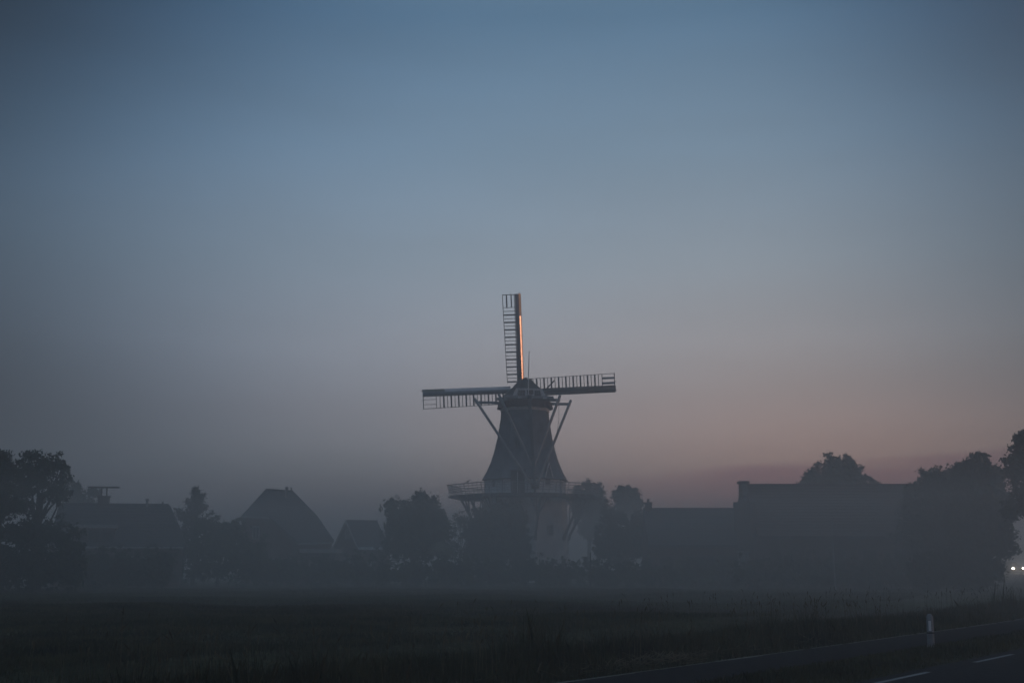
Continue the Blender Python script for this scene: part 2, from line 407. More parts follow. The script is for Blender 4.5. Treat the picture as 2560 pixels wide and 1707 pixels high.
def fbox(b, a_mid, u0, u1, d0, d1, z0, z1):
    n, t = facet(a_mid, 0)
    P = [n * d1 + t * u0, n * d1 + t * u1, n * d0 + t * u1, n * d0 + t * u0]
    return b.hexa([p + Vector((0, 0, z0)) for p in P] + [p + Vector((0, 0, z1)) for p in P])
def mill_window(a_mid, u, z0, w, h, dist, nx=2, ny=2, name='window', thick=.09):
    b = MB(); fbox(b, a_mid, u - w / 2 - .06, u + w / 2 + .06, dist - thick, dist + .02, z0 - .06, z0)
    fbox(b, a_mid, u - w / 2 - .06, u + w / 2 + .06, dist - thick, dist + .02, z0 + h, z0 + h + .06)
    fbox(b, a_mid, u - w / 2 - .06, u - w / 2, dist - thick, dist + .018, z0, z0 + h)
    fbox(b, a_mid, u + w / 2, u + w / 2 + .06, dist - thick, dist + .018, z0, z0 + h)
    wn = b.build(name, M['palewood'], mill)
    b = MB(); fbox(b, a_mid, u - w / 2, u + w / 2, dist - thick + .01, dist - thick + .03, z0, z0 + h); b.build('pane', M['glass'], wn)
    for i in range(1, nx):
        b = MB(); c = u - w / 2 + w * i / nx; fbox(b, a_mid, c - .02, c + .02, dist - thick + .03, dist - .01, z0, z0 + h); b.build('glazing_bar', M['palewood'], wn)
    for j in range(1, ny):
        b = MB(); c = z0 + h * j / ny; fbox(b, a_mid, u - w / 2, u + w / 2, dist - thick + .028, dist - .015, c - .02, c + .02); b.build('glazing_bar', M['palewood'], wn)
    return wn
CO = math.cos(R(22.5))
FM = -10.5                                      # facet facing the camera
zw = zz(1122)
mill_window(FM, -.25, zw, .42, .55, bodyR(zw) * CO + .16, thick=.3)
# loft door in its dormer
zd0, zd1 = ZD + .12, zz(1183)
b = MB(); fbox(b, FM, -.72, .62, 3.2, 4.02, zd0, zd1 + .02); b.build('door_dormer', M['darkwood'], mill)
for sgn, nm in ((-1, 'loft_door'), (1, 'loft_door')):
    b = MB(); x0, x1 = (-.66, -.08) if sgn < 0 else (-.02, .56); fbox(b, FM, x0, x1, 4.02, 4.06, zd0, zd1 - .12)
    dr_ = b.build('loft_door', M['darkwood'], mill)
    b = MB(); fbox(b, FM, (x1 - .10 if sgn < 0 else x0 + .05), (x1 - .06 if sgn < 0 else x0 + .09), 4.06, 4.10, zd0 + .8, zd0 + .95); b.build('handle', M['zinc'], dr_)
b = MB(); fbox(b, FM, -.08, -.02, 4.02, 4.085, zd0, zd1 - .1); b.build('door_post', M['white'], mill)
b = MB(); fbox(b, FM, -.80, .70, 3.0, 4.14, zd1 + .02, zd1 + .08); b.build('dormer_roof', M['slate'], mill)
# right facet: gablet over the skirt and a boarded hatch
n, t = facet(34.5, 0)
zg0, zg1 = zz(1197), zz(1163)
b = MB(); P = []
for d in (3.2, 4.02):
    P += [n * d + t * -.42 + Vector((0, 0, zg0)), n * d + t * .46 + Vector((0, 0, zg0)), n * d + t * .02 + Vector((0, 0, zg1))]
b.add(P, [(0, 2, 1), (3, 4, 5), (0, 1, 4, 3), (1, 2, 5, 4), (2, 0, 3, 5)]); gb = b.build('gablet', M['slate'], mill)
for sg in (-1, 1):
    b = MB(); b.beam(n * 4.05 + t * (.02 + sg * .46) + Vector((0, 0, zg0 - .03)), n * 4.05 + t * .02 + Vector((0, 0, zg1 + .03)), .07, .09, up=n); b.build('bargeboard', M['white'], gb)
mill_window(34.5, .0, zz(1216), .5, .50, 4.12 * CO + .05, 1, 1, 'hatch', .07)
mill_window(-55.5, .1, zz(1217), .42, .48, 4.12 * CO + .05, 2, 2, 'window', .07)
mill_window(34.5, .1, zz(1338), .5, .9, 4.47 * CO + .06, 2, 3, 'window', .1)
mill_window(FM, -.2, zz(1338), .5, .9, 4.47 * CO + .06, 2, 3, 'window', .1)
b = MB(); fbox(b, FM, -.6, .6, 4.2, 4.43, .05, 2.2); b.build('tower_door', M['darkwood'], mill)

# gallery
GR = 7.55
b = MB(); b.loft([[octv(a, r, z) for a in OA] for r, z in ((4.16, ZD - .07), (GR, ZD - .07), (GR, ZD), (4.16, ZD))], caps=False)
gal = b.build('gallery_deck', M['greywood'], mill)
b = MB(); b.loft([[octv(a, r, z) for a in OA] for r, z in ((GR - .22, ZD - .30), (GR - .04, ZD - .30), (GR - .04, ZD - .075), (GR - .22, ZD - .075))], caps=False); b.f += []
b.build('edge_beam', M['greywood'], gal)
b = MB(); b.loft([[octv(a, r, z) for a in OA] for r, z in ((6.1, ZD - .34), (6.3, ZD - .34), (6.3, ZD - .08), (6.1, ZD - .08))], caps=False); b.build('ring_beam', M['greywood'], gal)
for k in range(8):
    for f_ in (0, .25, .5, .75):
        a0, a1 = octv(OA[k], 4.1, 0), octv(OA[k] + 45, 4.1, 0); c0, c1 = octv(OA[k], GR + .25, 0), octv(OA[k] + 45, GR + .25, 0)
        p, q_ = a0.lerp(a1, f_), c0.lerp(c1, f_)
        b = MB(); b.beam(p + Vector((0, 0, ZD - .17)), q_ + Vector((0, 0, ZD - .17)), .13, .18); b.build('joist', M['greywood'], gal)
rail_mid = {}
for k in range(8):
    p0, p1 = octv(OA[k], 1, 0), octv(OA[k] + 45, 1, 0)
    for j in range(8):
        d = p0.lerp(p1, j / 8)
        b = MB(); b.beam(d * (GR + .02) + Vector((0, 0, ZD - .18)), d * (GR + .34) + Vector((0, 0, ZD + 1.0)), .085 if j in (0, 4) else .06); b.build('railing_post', M['palewood'], gal)
    for h, w in ((.30, .05), (.55, .05), (.78, .05), (1.02, .075)):
        rad = GR + .08 + .26 * h
        b = MB(); b.beam(p0 * rad + Vector((0, 0, ZD + h)), p1 * rad + Vector((0, 0, ZD + h)), w, w * 1.2); b.build('rail', M['palewood'], gal)
# struts with forked heads
for k in range(8):
    a = OA[k]
    lo = octv(a, 4.50, zz(1341)); hi = octv(a, 6.55, ZD - .3)
    b = MB(); b.beam(octv(a, 4.36, lo.z - .35), lo.lerp(hi, .03), .34, .30, w2=.24); b.beam(lo, hi, .2, .2); s_o = b.build('gallery_strut', M['greywood'], mill)
    fk = lo.lerp(hi, .52); tt = Vector((math.cos(R(a)), math.sin(R(a)), 0))
    for sg in (-1, 1):
        top_ = octv(a, 6.3, ZD - .32) + tt * sg * .85 - octv(a, .35, 0)
        b = MB(); b.beam(fk, top_, .12); b.build('fork_arm', M['greywood'], s_o)
    b = MB(); b.beam(lo.lerp(hi, .3), octv(a, 5.2, ZD - .3), .11); b.build('fork_arm', M['greywood'], s_o)

# ---- cap
YAW = 9.0
cb = Vector((math.sin(R(YAW)), -math.cos(R(YAW)), 0)); cs = Vector((math.cos(R(YAW)), math.sin(R(YAW)), 0)); cz = Vector((0, 0, 1))
def C(s_, v_, z_): return cs * s_ + cb * v_ + cz * z_
ze, zmid, ztop = zz(998), zz(984), zz(948)
b = MB(); rings = []
for v_, w2, w1, w0, zt_, zm_, ze_ in ((-3.25, 1.7, 1.3, .30, ztop + .10, zmid + .25, ze + .05), (-2.4, 2.25, 1.62, .36, ztop + .12, zmid + .12, ze), (-1.0, 2.62, 1.95, .36, ztop + .03, zmid, ze),
                                      (.5, 2.62, 1.95, .34, ztop - .03, zmid, ze), (.9, 2.55, 1.9, .48, ztop - .12, zmid, ze), (1.7, 2.22, 1.72, .95, ztop - .8, zmid - .05, ze), (2.35, 1.95, 1.62, 1.30, zz(981) + .06, zmid - .35, ze)):
    rings.append([C(-w2, v_, ze_), C(-(w2 + w1) / 2 - .02, v_, (ze_ + zm_) / 2 - .07), C(-w1, v_, zm_), C(-(w1 + w0) / 2, v_, (zm_ + zt_) / 2 - .03), C(-w0, v_, zt_ - .04), C(0, v_, zt_),
                  C(w0, v_, zt_ - .04), C((w1 + w0) / 2, v_, (zm_ + zt_) / 2 - .03), C(w1, v_, zm_), C((w2 + w1) / 2 + .02, v_, (ze_ + zm_) / 2 - .07), C(w2, v_, ze_)])
b.loft(rings); cap = b.build('cap', M['thatch'], mill, smooth=False)
b = MB(); b.beam(C(0, -2.6, ztop + .14), C(0, .75, ztop + .01), .30, .12); b.build('ridge_board', M['darkwood'], cap)
b = MB(); b.beam(C(.28, .6, ztop - .06), C(.62, .75, ztop - .10), .06, .06); b.build('ridge_peg', M['darkwood'], cap)
# rear face
v0 = 2.37
zr0, zr1 = zz(1001), zz(981)
def cpoly(b, pts, va, vb):
    nn = len(pts); P = [C(s_, va, z_) for s_, z_ in pts] + [C(s_, vb, z_) for s_, z_ in pts]
    b.add(P, [tuple(range(nn)), tuple(reversed(range(nn, 2 * nn)))] + [(i, i + nn, (i + 1) % nn + nn, (i + 1) % nn) for i in range(nn)])
    return b
b = MB(); cpoly(b, [(-1.66, zr0), (1.66, zr0), (1.27, zr1), (-1.27, zr1)], v0, v0 + .05); rear = b.build('rear_face', M['white'], mill)
b = MB(); cpoly(b, [(-1.36, zr1), (1.36, zr1), (1.30, zr1 + .10), (-1.30, zr1 + .10)], v0 - .02, v0 + .12); b.build('top_trim', M['white'], rear)
for sg in (-1, 1):
    b = MB(); b.beam(C(sg * 1.66, v0 + .08, zr0), C(sg * 1.27, v0 + .08, zr1), .16, .07, up=cb); b.build('side_trim', M['white'], rear)
b = MB(); cpoly(b, [(-.22, zr0 + .34), (.42, zr0 + .34), (.42, zr1 - .06), (-.22, zr1 - .06)], v0 + .05, v0 + .12); b.build('shutter', M['darkwood'], rear)
def capwin(s0, s1, slant):
    z0, z1 = zr0 + .14, zr1 - .10
    b = MB(); pts = [(s0 - slant[0], z0), (s1 + slant[1], z0), (s1, z1), (s0, z1)]; cpoly(b, pts, v0 + .05, v0 + .07)
    g = b.build('window', M['glass'], mill)
    for i in range(1, 3):
        f_ = i / 3; b = MB(); b.beam(C(s0 - slant[0] * (1) + (s1 + slant[1] - s0 + slant[0]) * f_, v0 + .085, z0), C(s0 + (s1 - s0) * f_, v0 + .085, z1), .035, .03, up=cb); b.build('glazing_bar', M['palewood'], g)
    b = MB(); zm = (z0 + z1) / 2; b.beam(C(s0 - slant[0] / 2, v0 + .08, zm), C(s1 + slant[1] / 2, v0 + .08, zm), .035, .03, up=cb); b.build('glazing_bar', M['palewood'], g)
    for (a_, c_) in ((pts[0], pts[1]), (pts[1], pts[2]), (pts[2], pts[3]), (pts[3], pts[0])):
        b = MB(); b.beam(C(a_[0], v0 + .09, a_[1]), C(c_[0], v0 + .09, c_[1]), .05, .05, up=cb); b.build('frame', M['palewood'], g)
capwin(-1.08, -.42, (.14, .0)); capwin(.55, 1.08, (.0, .14))
# base frame and curb ring
b = MB()
for sg in (-1, 1): b.beam(C(sg * 2.1, -3.2, ze - .12), C(sg * 2.1, 2.4, ze - .12), .22, .26)
b.build('side_beam', M['palewood'], mill)
b = MB(); b.beam(C(-2.55, v0 + .12, ze - .06), C(2.45, v0 + .12, ze - .06), .16, .24); b.build('rear_beam', M['palewood'], mill)
for s_ in (-.95, 1.55):
    b = MB(); b.beam(C(s_ - .18, v0 + .22, ze - .17), C(s_ + .18, v0 + .22, ze - .17), .1, .12); b.build('bracket', M['white'], mill)
def ring(r, z, nn=20, ph=0): return [Vector((r * math.sin(2 * math.pi * (k + ph) / nn), -r * math.cos(2 * math.pi * (k + ph) / nn), z)) for k in range(nn)]
zc0, zc1 = zz(1021), zz(1005)
b = MB(); b.loft([ring(2.5, zc0 - .03), ring(2.72, zc0), ring(2.80, zc0 + .12), ring(2.66, zc0 + .2), ring(2.62, zc1 - .1), ring(2.5, zc1)]); skirt = b.build('curb_boards', M['redwood'], mill)
for k in range(40):
    a = 9 * k; d = Vector((math.sin(R(a)), -math.cos(R(a)), 0))
    b = MB(); b.beam(d * 2.82 + cz * (zc0 - .05 + rr.uniform(-.03, .03)), d * 2.68 + cz * (zc1 - .08), .36, .03, up=d); b.build('curb_board', M['redwood'], skirt)
b = MB(); b.loft([[octv(a, r, z) for a in OA] for r, z in ((2.46, zc0 - .36), (2.54, zc0 - .36), (2.54, zc0 - .06), (2.3, zc0 - .05))]); b.build('top_band', M['white'], mill)
# spruit beams (long at the sail side, short at the rear)
zs = zz(1005) + .06
b = MB(); b.beam(C(-4.9, -1.5, zs), C(5.0, -1.5, zs), .24, .26); b.build('long_cross_beam', M['palewood'], mill)
b = MB(); b.beam(C(-3.15, 1.6, zs), C(3.3, 1.6, zs), .24, .28); b.build('short_cross_beam', M['palewood'], mill)
# tail pole and braces
tail_top = C(0, v0 - .1, ze + .02); tail_bot = C(.02, 5.55, Zof(1228, MY - 5.5))
b = MB(); b.beam(C(0, v0 - .4, ze + .02), C(.0, v0 + .55, ze - .1), .34, .36); b.beam(tail_top + cb * .3, tail_bot, .30, .34, w2=.24); tail = b.build('tail_pole', M['greywood'], mill)
def tl(f_): return tail_top.lerp(tail_bot, f_)
for sg, L_, v_, f_ in ((-1, 4.75, -1.5, .97), (1, 4.85, -1.5, .97), (-1, 2.75, 1.6, .74), (1, 3.1, 1.6, .74)):
    e = tl(f_) + cs * sg * .08; a_ = C(sg * L_, v_ + .22, zs); d = (a_ - e).normalized()
    b = MB(); b.beam(e, a_ + d * .55, .17, .17, w2=.2); b.build('brace', M['palewood'], mill)
b = MB(); b.tube([tl(.97) + cs * -.4 + cz * .3, tl(.97) + cs * .4 + cz * .3], [.3, .3], 12); b.build('winch_wheel', M['darkwood'], tail)
# brake lever and rope, flagpole
b = MB(); b.beam(C(1.35, 1.9, zz(990)), C(2.55, 2.6, zz(958)), .12, .10); b.build('brake_lever', M['darkwood'], mill)
b = MB(); b.tube([C(3.15, 1.75, zs - .1), C(3.1, 1.9, zs - 2.0), C(2.75, 2.0, zz(1107))], [.022] * 3, 5); b.build('brake_rope', M['rope'], mill)
fp0 = C(-.12, v0 + .28, zz(1003)); fpt = Zof(881, MY - 2.7)
b = MB(); b.tube([fp0, Vector((fp0.x + .03, fp0.y, (fp0.z + fpt) / 2)), Vector((fp0.x + .09, fp0.y, fpt))], [.055, .045, .03], 8); fpo = b.build('flagpole', M['white'], mill)
b = MB(); b.tube([Vector((fp0.x + .09, fp0.y, fpt)), Vector((fp0.x + .09, fp0.y, fpt + .1))], [.07, .05], 8); b.build('finial', M['darkwood'], fpo)
# ---- shaft and sails
SH = R(7)
hub = C(.09, -3.75, 0); hub.z = Zof(978, MY + 3.7)
Aax = (cb * -math.cos(SH) + cz * math.sin(SH)).normalized(); U = (cb * math.sin(SH) + cz * math.cos(SH)).normalized()
b = MB(); b.tube([hub - Aax * 3.2, hub - Aax * .5, hub + Aax * .45], [.3, .34, .38], 12); b.build('wind_shaft', M['darkwood'], mill)
b = MB(); b.box(-.3, .3, -.42, .42, -.3, .3); pe = b.build('sail_hub', M['darkwood'], mill); pe.matrix_local = frame_m(hub, cs, Aax, U)
SR_ = 10.2
def mesh_bar(L0, w, d): bb = MB(); bb.box(-L0, 0, -d / 2, d / 2, -w / 2, w / 2); return bb
thin_me = {}; ends = {}
def taper_w(z): return 1.12 + (1.32 - 1.12) * (z - 1.0) / 9.0      # lattice width grows outward
for qi, ph in enumerate((-3.3, 86.3, 176.8, 266.8)):
    D = (U * math.cos(R(ph)) + cs * math.sin(R(ph))).normalized(); Lx = (cs * math.cos(R(ph)) - U * math.sin(R(ph))).normalized()
    yax = D.cross(Lx)
    b = MB(); dpl = .18 if qi % 2 == 0 else -.18
    b.beam((0, dpl, .0), (0, dpl, SR_), .30, .32, w2=.16)
    sail = b.build('sail', M['sailwood'], mill); sail.matrix_local = frame_m(hub, Lx, yax, D)
    lab = {0: 'upright sail, its leading edge glowing orange', 1: 'sail pointing right, lattice on its upper side', 3: 'sail pointing left, lattice on its lower side', 2: 'sail pointing down behind the tower'}[qi]
    sail['label'] = lab
    zi = 1.0
    # leading boards: flat part
    b = MB(); b.box(-.16, .27, dpl - .19, dpl - .16, zi, SR_ - .0)
    b.build('sail_board', M['sailwood'] if qi in (0, 1) else M['sheet'], sail)
    # rounded nose in two lengths
    zsplit = SR_ - 2.3
    for (za, zb_, mm, x0, rad) in ((zi, zsplit, M['nose'], .23, .31), (zsplit + .02, SR_ + .02, M['nosedull'], .22, .31)):
        secs = []
        for z_ in np.linspace(za, zb_, 9):
            ring_ = []
            px_, py_ = x0 - .02, dpl - .195; prf = [(px_, py_)]
            for dxx, ang in ((.01, 14), (.015, 28), (.06, 39), (.06, 42), (.06, 45), (.05, 49), (.02, 64), (.008, 80)):   # sheet folded round the edge
                px_ += dxx * rad / .25; py_ += dxx * rad / .25 * math.tan(R(ang)); prf.append((px_, py_))
            for a_, c_ in prf: ring_.append(Vector((a_, c_, z_)))
            for a_, c_ in reversed(prf): ring_.append(Vector((a_ - .015, c_ + .02, z_)))
            secs.append(ring_)
        b = MB(); b.loft(secs); b.build('leading_edge', mm if qi != 9 else mm, sail, smooth=False)
        me = sail.children[-1].data
        me.polygons.foreach_set('use_smooth', [abs(p.normal.z) < .5 for p in me.polygons])
    for z_ in (zi + .01, 3.1, 5.2, 6.5, zsplit):
        b = MB(); b.box(.25, .30, dpl - .205, dpl + .06, z_ - .02, z_ + .02); b.build('seam_strap', M['sailwood'], sail)
    # lattice
    zs_o = SR_ - 1.42
    nb = 21
    for i in range(nb):
        z_ = zi + .02 + (zs_o - zi) * i / (nb - 1); w_ = taper_w(z_)
        thick = (i % 2 == 0)
        if i == nb - 1: thick = False
        b = MB(); b.box(-.13 - w_, -.10, dpl - .05, dpl + .05, -(.075 if thick else .028), (.075 if thick else .028))
        b.build('sail_bar', M['sailwood'], sail, loc=(0, 0, z_))
    b = MB(); b.box(-.13 - taper_w(SR_), -.05, dpl - .05, dpl + .05, -.035, .035); b.build('sail_bar', M['sailwood'], sail, loc=(0, 0, SR_ - .06))
    wa, wb = taper_w(zi), taper_w(SR_)
    b = MB(); b.beam((-.13 - wa, dpl, zi - .1), (-.13 - wb, dpl, SR_), .055, .08); b.build('sail_hem', M['sailwood'], sail)
    b = MB(); b.beam((-.19, dpl, zi - .1), (-.19, dpl, SR_), .05, .08); b.build('sail_hem', M['sailwood'], sail)
    for fx, ww in ((-.52, .11 if qi != 3 else .05), (-1.02, .14 if qi != 3 else .05)) if qi != 1 else ((-.45, .24), (-.98, .22)):
        b = MB(); b.box(fx - ww / 2, fx + ww / 2, dpl - .03, dpl + .03, zs_o + .05, SR_ - .1); b.build('sail_plank', M['sailwood'] if qi != 1 else M['sheet'], sail)
    b = MB(); b.box(-.62, -.56, dpl - .03, dpl + .03, SR_, SR_ + .14); b.build('tip_peg', M['darkwood'], sail)
    b = MB(); b.box(.33, .40, dpl - .05, dpl + .02, SR_, SR_ + .16); b.build('tip_peg', M['darkwood'], sail)
# bird on the rail
bp = W(1196, 1210, 125.4)
# find rail point: on facet between -78 and -33
kk = octv(-78, 1, 0).lerp(octv(-33, 1, 0), .62) * (GR + .08 + .27) + Vector((mc.x, MY, ZD + 1.06))
bird = thing('bird', 'small dark bird perched on the gallery railing, left of the windmill tower', 'bird', tuple(kk))
b = MB()
secs = []
for t_, r_, zc in ((-.22, .015, .10), (-.12, .04, .11), (0, .085, .13), (.08, .08, .16), (.13, .05, .21), (.18, .045, .24), (.22, .02, .235), (.26, .006, .225)):
    secs.append([Vector((t_, r_ * math.sin(R(45 * k)), zc + r_ * math.cos(R(45 * k)))) for k in range(8)])
b.loft(secs); b.beam((-.2, 0, .1), (-.38, 0, .06), .06, .02); b.build('body', M['bird'], bird, smooth=True)
for sg in (-1, 1):
    b = MB(); b.beam((.0, sg * .03, 0), (.0, sg * .03, .08), .012); b.build('leg', M['bird'], bird)

# ------------------------------------------------------------------ houses
def window_on(parent_house, c, ux, w, h, wn, m_f='palewood', m_g='glass', nx=2, ny=1):
    """window centred at c (house coords), ux along wall, wn outward normal"""
    ux = Vector(ux).normalized(); wn = Vector(wn).normalized(); c = Vector(c)
    b = MB(); z = Vector((0, 0, 1))
    for a_, c_ in ((-1, 0), (1, 0)):
        b.beam(c + ux * a_ * (w / 2) - z * h / 2 + wn * .03, c + ux * a_ * (w / 2) + z * h / 2 + wn * .03, .09, .09, up=wn)
    for k in (-1, 1): b.beam(c - ux * (w / 2 + .045) + z * k * (h / 2) + wn * .032, c + ux * (w / 2 + .045) + z * k * (h / 2) + wn * .032, .10, .09, up=wn)
    for i in range(1, nx): b.beam(c + ux * (w * i / nx - w / 2) - z * h / 2 + wn * .025, c + ux * (w * i / nx - w / 2) + z * h / 2 + wn * .025, .05, .05, up=wn)
    for i in range(1, ny): b.beam(c - ux * w / 2 + z * (h * i / ny - h / 2) + wn * .02, c + ux * w / 2 + z * (h * i / ny - h / 2) + wn * .02, .05, .05, up=wn)
    f_ = b.build('window', M[m_f], parent_house)
    b = MB(); b.hexa([c + ux * sx * (w / 2 - .05) + z * sz * (h / 2 - .05) + wn * d for d in (.001, .012) for sx, sz in ((-1, -1), (1, -1), (1, 1), (-1, 1))]); b.build('pane', M[m_g], f_)
    return f_
def roof_planes(b, polys, th=.12):
    for p in polys:
        p = [Vector(v) for v in p]; n_ = (p[1] - p[0]).cross(p[2] - p[0]).normalized(); nn = len(p)
        if n_.z < 0: n_ = -n_
        P = p + [v + n_ * th for v in p]
        b.add(P, [tuple(range(nn)), tuple(range(nn, 2 * nn))] + [(i, (i + 1) % nn, (i + 1) % nn + nn, i + nn) for i in range(nn)])
def gable_house(name, label, cat, c, yaw, Lh, Wd, eave, ridge, mw, mr, hip=(0, 0), over=.3, gutter=None):
    """ridge along local x, gables at +-L/2; hip = inset of the ridge ends"""
    h = thing(name, label, cat, c, rz=R(yaw))
    x, y = Lh / 2, Wd / 2
    b = MB(); b.box(-x, x, -y, y, 0, eave)
    if hip[0] == 0: b.add([(-x, -y, eave), (-x, y, eave), (-x, 0, ridge - .12), (-x + .25, -y, eave), (-x + .25, y, eave), (-x + .25, 0, ridge - .12)], [(0, 2, 1), (3, 4, 5), (0, 3, 5, 2), (1, 2, 5, 4)])
    if hip[1] == 0: b.add([(x, -y, eave), (x, y, eave), (x, 0, ridge - .12), (x - .25, -y, eave), (x - .25, y, eave), (x - .25, 0, ridge - .12)], [(0, 2, 1), (3, 4, 5), (0, 3, 5, 2), (1, 2, 5, 4)])
    b.build('wall', M[mw], h)
    sl = (ridge - eave) / y; oy = y + over; oz = eave - over * sl
    ox = over * .7
    xa, xb = -x + hip[0], x - hip[1]
    exa = -x - (ox if hip[0] == 0 else over); exb = x + (ox if hip[1] == 0 else over)
    if hip[0] == 0: xa = exa
    if hip[1] == 0: xb = exb
    b = MB()
    roof_planes(b, [[(exa, -oy, oz), (exb, -oy, oz), (xb, 0, ridge), (xa, 0, ridge)], [(exb, oy, oz), (exa, oy, oz), (xa, 0, ridge), (xb, 0, ridge)]])
    if hip[0]: roof_planes(b, [[(exa, oy, oz), (exa, -oy, oz), (xa, 0, ridge)]])
    if hip[1]: roof_planes(b, [[(exb, -oy, oz), (exb, oy, oz), (xb, 0, ridge)]])
    rf = b.build('roof', M[mr], h)
    nrd = max(4, int((xb - xa) / .42))
    b = MB()
    for i in range(nrd): b.beam((xa + (xb - xa) * i / nrd, 0, ridge + .10), (xa + (xb - xa) * (i + .94) / nrd, 0, ridge + .125), .26, .13)
    o = b.build('ridge_tiles', M[mr], rf); o['kind'] = 'stuff'
    b = MB()
    for k in range(1, 13):                       # tile courses as low battens of real relief
        for sg in (-1, 1):
            f_ = k / 13; yy = sg * oy * (1 - f_); z_ = oz + (ridge - oz) * f_
            x0 = exa + (xa - exa) * f_; x1 = exb + (xb - exb) * f_
            b.beam((x0, yy, z_ + .125), (x1, yy, z_ + .125), .10, .05)
    o = b.build('tile_courses', M[mr], rf); o['kind'] = 'stuff'
    if gutter:
        for sg in (-1, 1):
            b = MB(); b.beam((exa, sg * (oy + .05), oz), (exb, sg * (oy + .05), oz), .14, .16); b.build('gutter', M[gutter], rf)
    return h, rf
def X(px, Y): return W(px, 1400, Y).x

# left long house
Y = 100
lx0, lx1 = X(95, 98), X(432, 103)
hh, rf = gable_house('farmhouse', 'long low house with dark roof and capped chimney beside the big left tree', 'house', ((lx0 + lx1) / 2, 104, 0), 12, lx1 - lx0 + .6, 8.6, 3.3, Zof(1262, 103), 'brick2', 'tile', (0, 1.2), gutter='palewood')
cm = bpy.data.objects
def chimney(rf, x, y, z0, z1, w=.7, m='brick2', flat=False):
    b = MB(); b.box(x - w / 2, x + w / 2, y - w / 2, y + w / 2, z0, z1); b.box(x - w / 2 - .06, x + w / 2 + .06, y - w / 2 - .06, y + w / 2 + .06, z1, z1 + .1)
    if flat:
        for dx in (-.2, .2): b.box(x + dx - .04, x + dx + .04, y - .2, y + .2, z1 + .1, z1 + .75)
        b.box(x - 1.25, x + 1.15, y - .4, y + .4, z1 + .75, z1 + .84)
    else: b.tube([(x, y, z1 + .1), (x, y, z1 + .4)], [.13, .11], 8)
    return b.build('chimney', M[m], rf)
rz_ = Zof(1262, 103)
hc = hh.location
def local(h, wx, wy):
    d = Vector((wx - h.location.x, wy - h.location.y)); a = -h.rotation_euler.z
    return d.x * math.cos(a) - d.y * math.sin(a), d.x * math.sin(a) + d.y * math.cos(a)
# chimney positions along the ridge
def ridge_x(h, px):                              # local x on the ridge seen at px
    best = None
    for i in range(-300, 300):
        lx = i * .05; wx = h.location.x + lx * math.cos(h.rotation_euler.z); wy = h.location.y + lx * math.sin(h.rotation_euler.z)
        e = abs(1280 + F * wx / (wy * ct + 4 * st) - px)
        if best is None or e < best[0]: best = (e, lx)
    return best[1]
chimney(rf, ridge_x(hh, 258), 0, rz_ - .8, rz_ + .65, .85, 'brick2', True)
vx = ridge_x(hh, 367); b = MB(); b.tube([(vx, -.3, rz_ - .3), (vx, -.3, rz_ + .42)], [.1, .1], 8); b.tube([(vx, -.3, rz_ + .42), (vx, -.3, rz_ + .55)], [.16, .16], 8); b.build('vent_pipe', M['zinc'], rf)
vx = ridge_x(hh, 406); b = MB(); b.beam((vx, 0, rz_), (vx, 0, rz_ + .35), .12); b.build('ridge_finial', M['tile'], rf)
# dormer with pale fascia
dx0, dx1 = ridge_x(hh, 205), ridge_x(hh, 300)
b = MB(); b.box(dx0, dx1, -4.05, -1.4, 3.5, 4.55); dm = b.build('dormer', M['brick2'], hh)
b = MB(); b.box(dx0 - .15, dx1 + .15, -4.25, -1.2, 4.55, 4.80); b.build('dormer_fascia', M['palewood'], dm)
for i in range(3): window_on(hh, (dx0 + (dx1 - dx0) * (i + .5) / 3, -4.06, 4.0), (1, 0, 0), .8, .75, (0, -1, 0), 'darkwood')
for px in (215, 265, 330, 385): window_on(hh, (ridge_x(hh, px), -4.31, 1.7), (1, 0, 0), 1.1, 1.3, (0, -1, 0))
b = MB(); dx = ridge_x(hh, 425) - .3; b.box(dx - .5, dx + .5, -4.36, -4.31, .05, 2.2); dd = b.build('door', M['redwood'], hh); b = MB(); b.box(dx - .62, dx + .62, -4.42, -4.32, 2.2, 2.42); b.build('lintel', M['white'], dd)

# farmhouse with the steep pyramidal roof
def poly_house(name, label, cat, Yn, depth, ridge_px, eave_px, mw, mr, low=None):
    pass
Y0 = 122.0
fh = thing('farmhouse', 'tall house with a steep dark tiled hipped roof and a thin flue pipe', 'house', (X(718, Y0), Y0, 0))
o0 = fh.location.copy()
def PT(px, py, Yd): p = W(px, py, Yd); return Vector((p.x - o0.x, p.y - o0.y, p.z))
e1 = PT(605, 1291, Y0 - 2); e2 = PT(672, 1293, Y0 - 4.5)         # upper eave, left
e3 = PT(745, 1357, Y0 - 6.5); e4 = PT(832, 1354, Y0 - 4.2)       # lower eave, right
r1 = PT(664, 1226, Y0 + 1); r2 = PT(733, 1231, Y0 + 2)
b5 = PT(834, 1352, Y0 + 8); b6 = PT(600, 1300, Y0 + 8); kn = PT(792, 1292, Y0 - 1.2)
eL = Vector((e1.x, e1.y, e1.z))
b = MB()
roof_planes(b, [[e1, e2, r1], [e2, e3, r2, r1], [e3, e4, kn], [e3, kn, r2], [e4, b5, r2, kn], [b5, b6, r1, r2], [b6, e1, r1]], .1)
frf = b.build('roof', M['tile'], fh)
b = MB()
foot = [e1, e2, e3, e4, b5, b6]; ins = [Vector((v.x * .96, v.y * .96 + .1, v.z - .05)) for v in foot]
nb_ = len(ins)
b.add([Vector((v.x, v.y, 0)) for v in ins] + ins, [(i, (i + 1) % nb_, (i + 1) % nb_ + nb_, i + nb_) for i in range(nb_)] + [tuple(range(nb_))]); b.build('wall', M['brick'], fh)
b = MB(); b.beam(e1 - cz * .02, e2 - cz * .02, .16, .22); b.build('gutter', M['palewood'], frf)
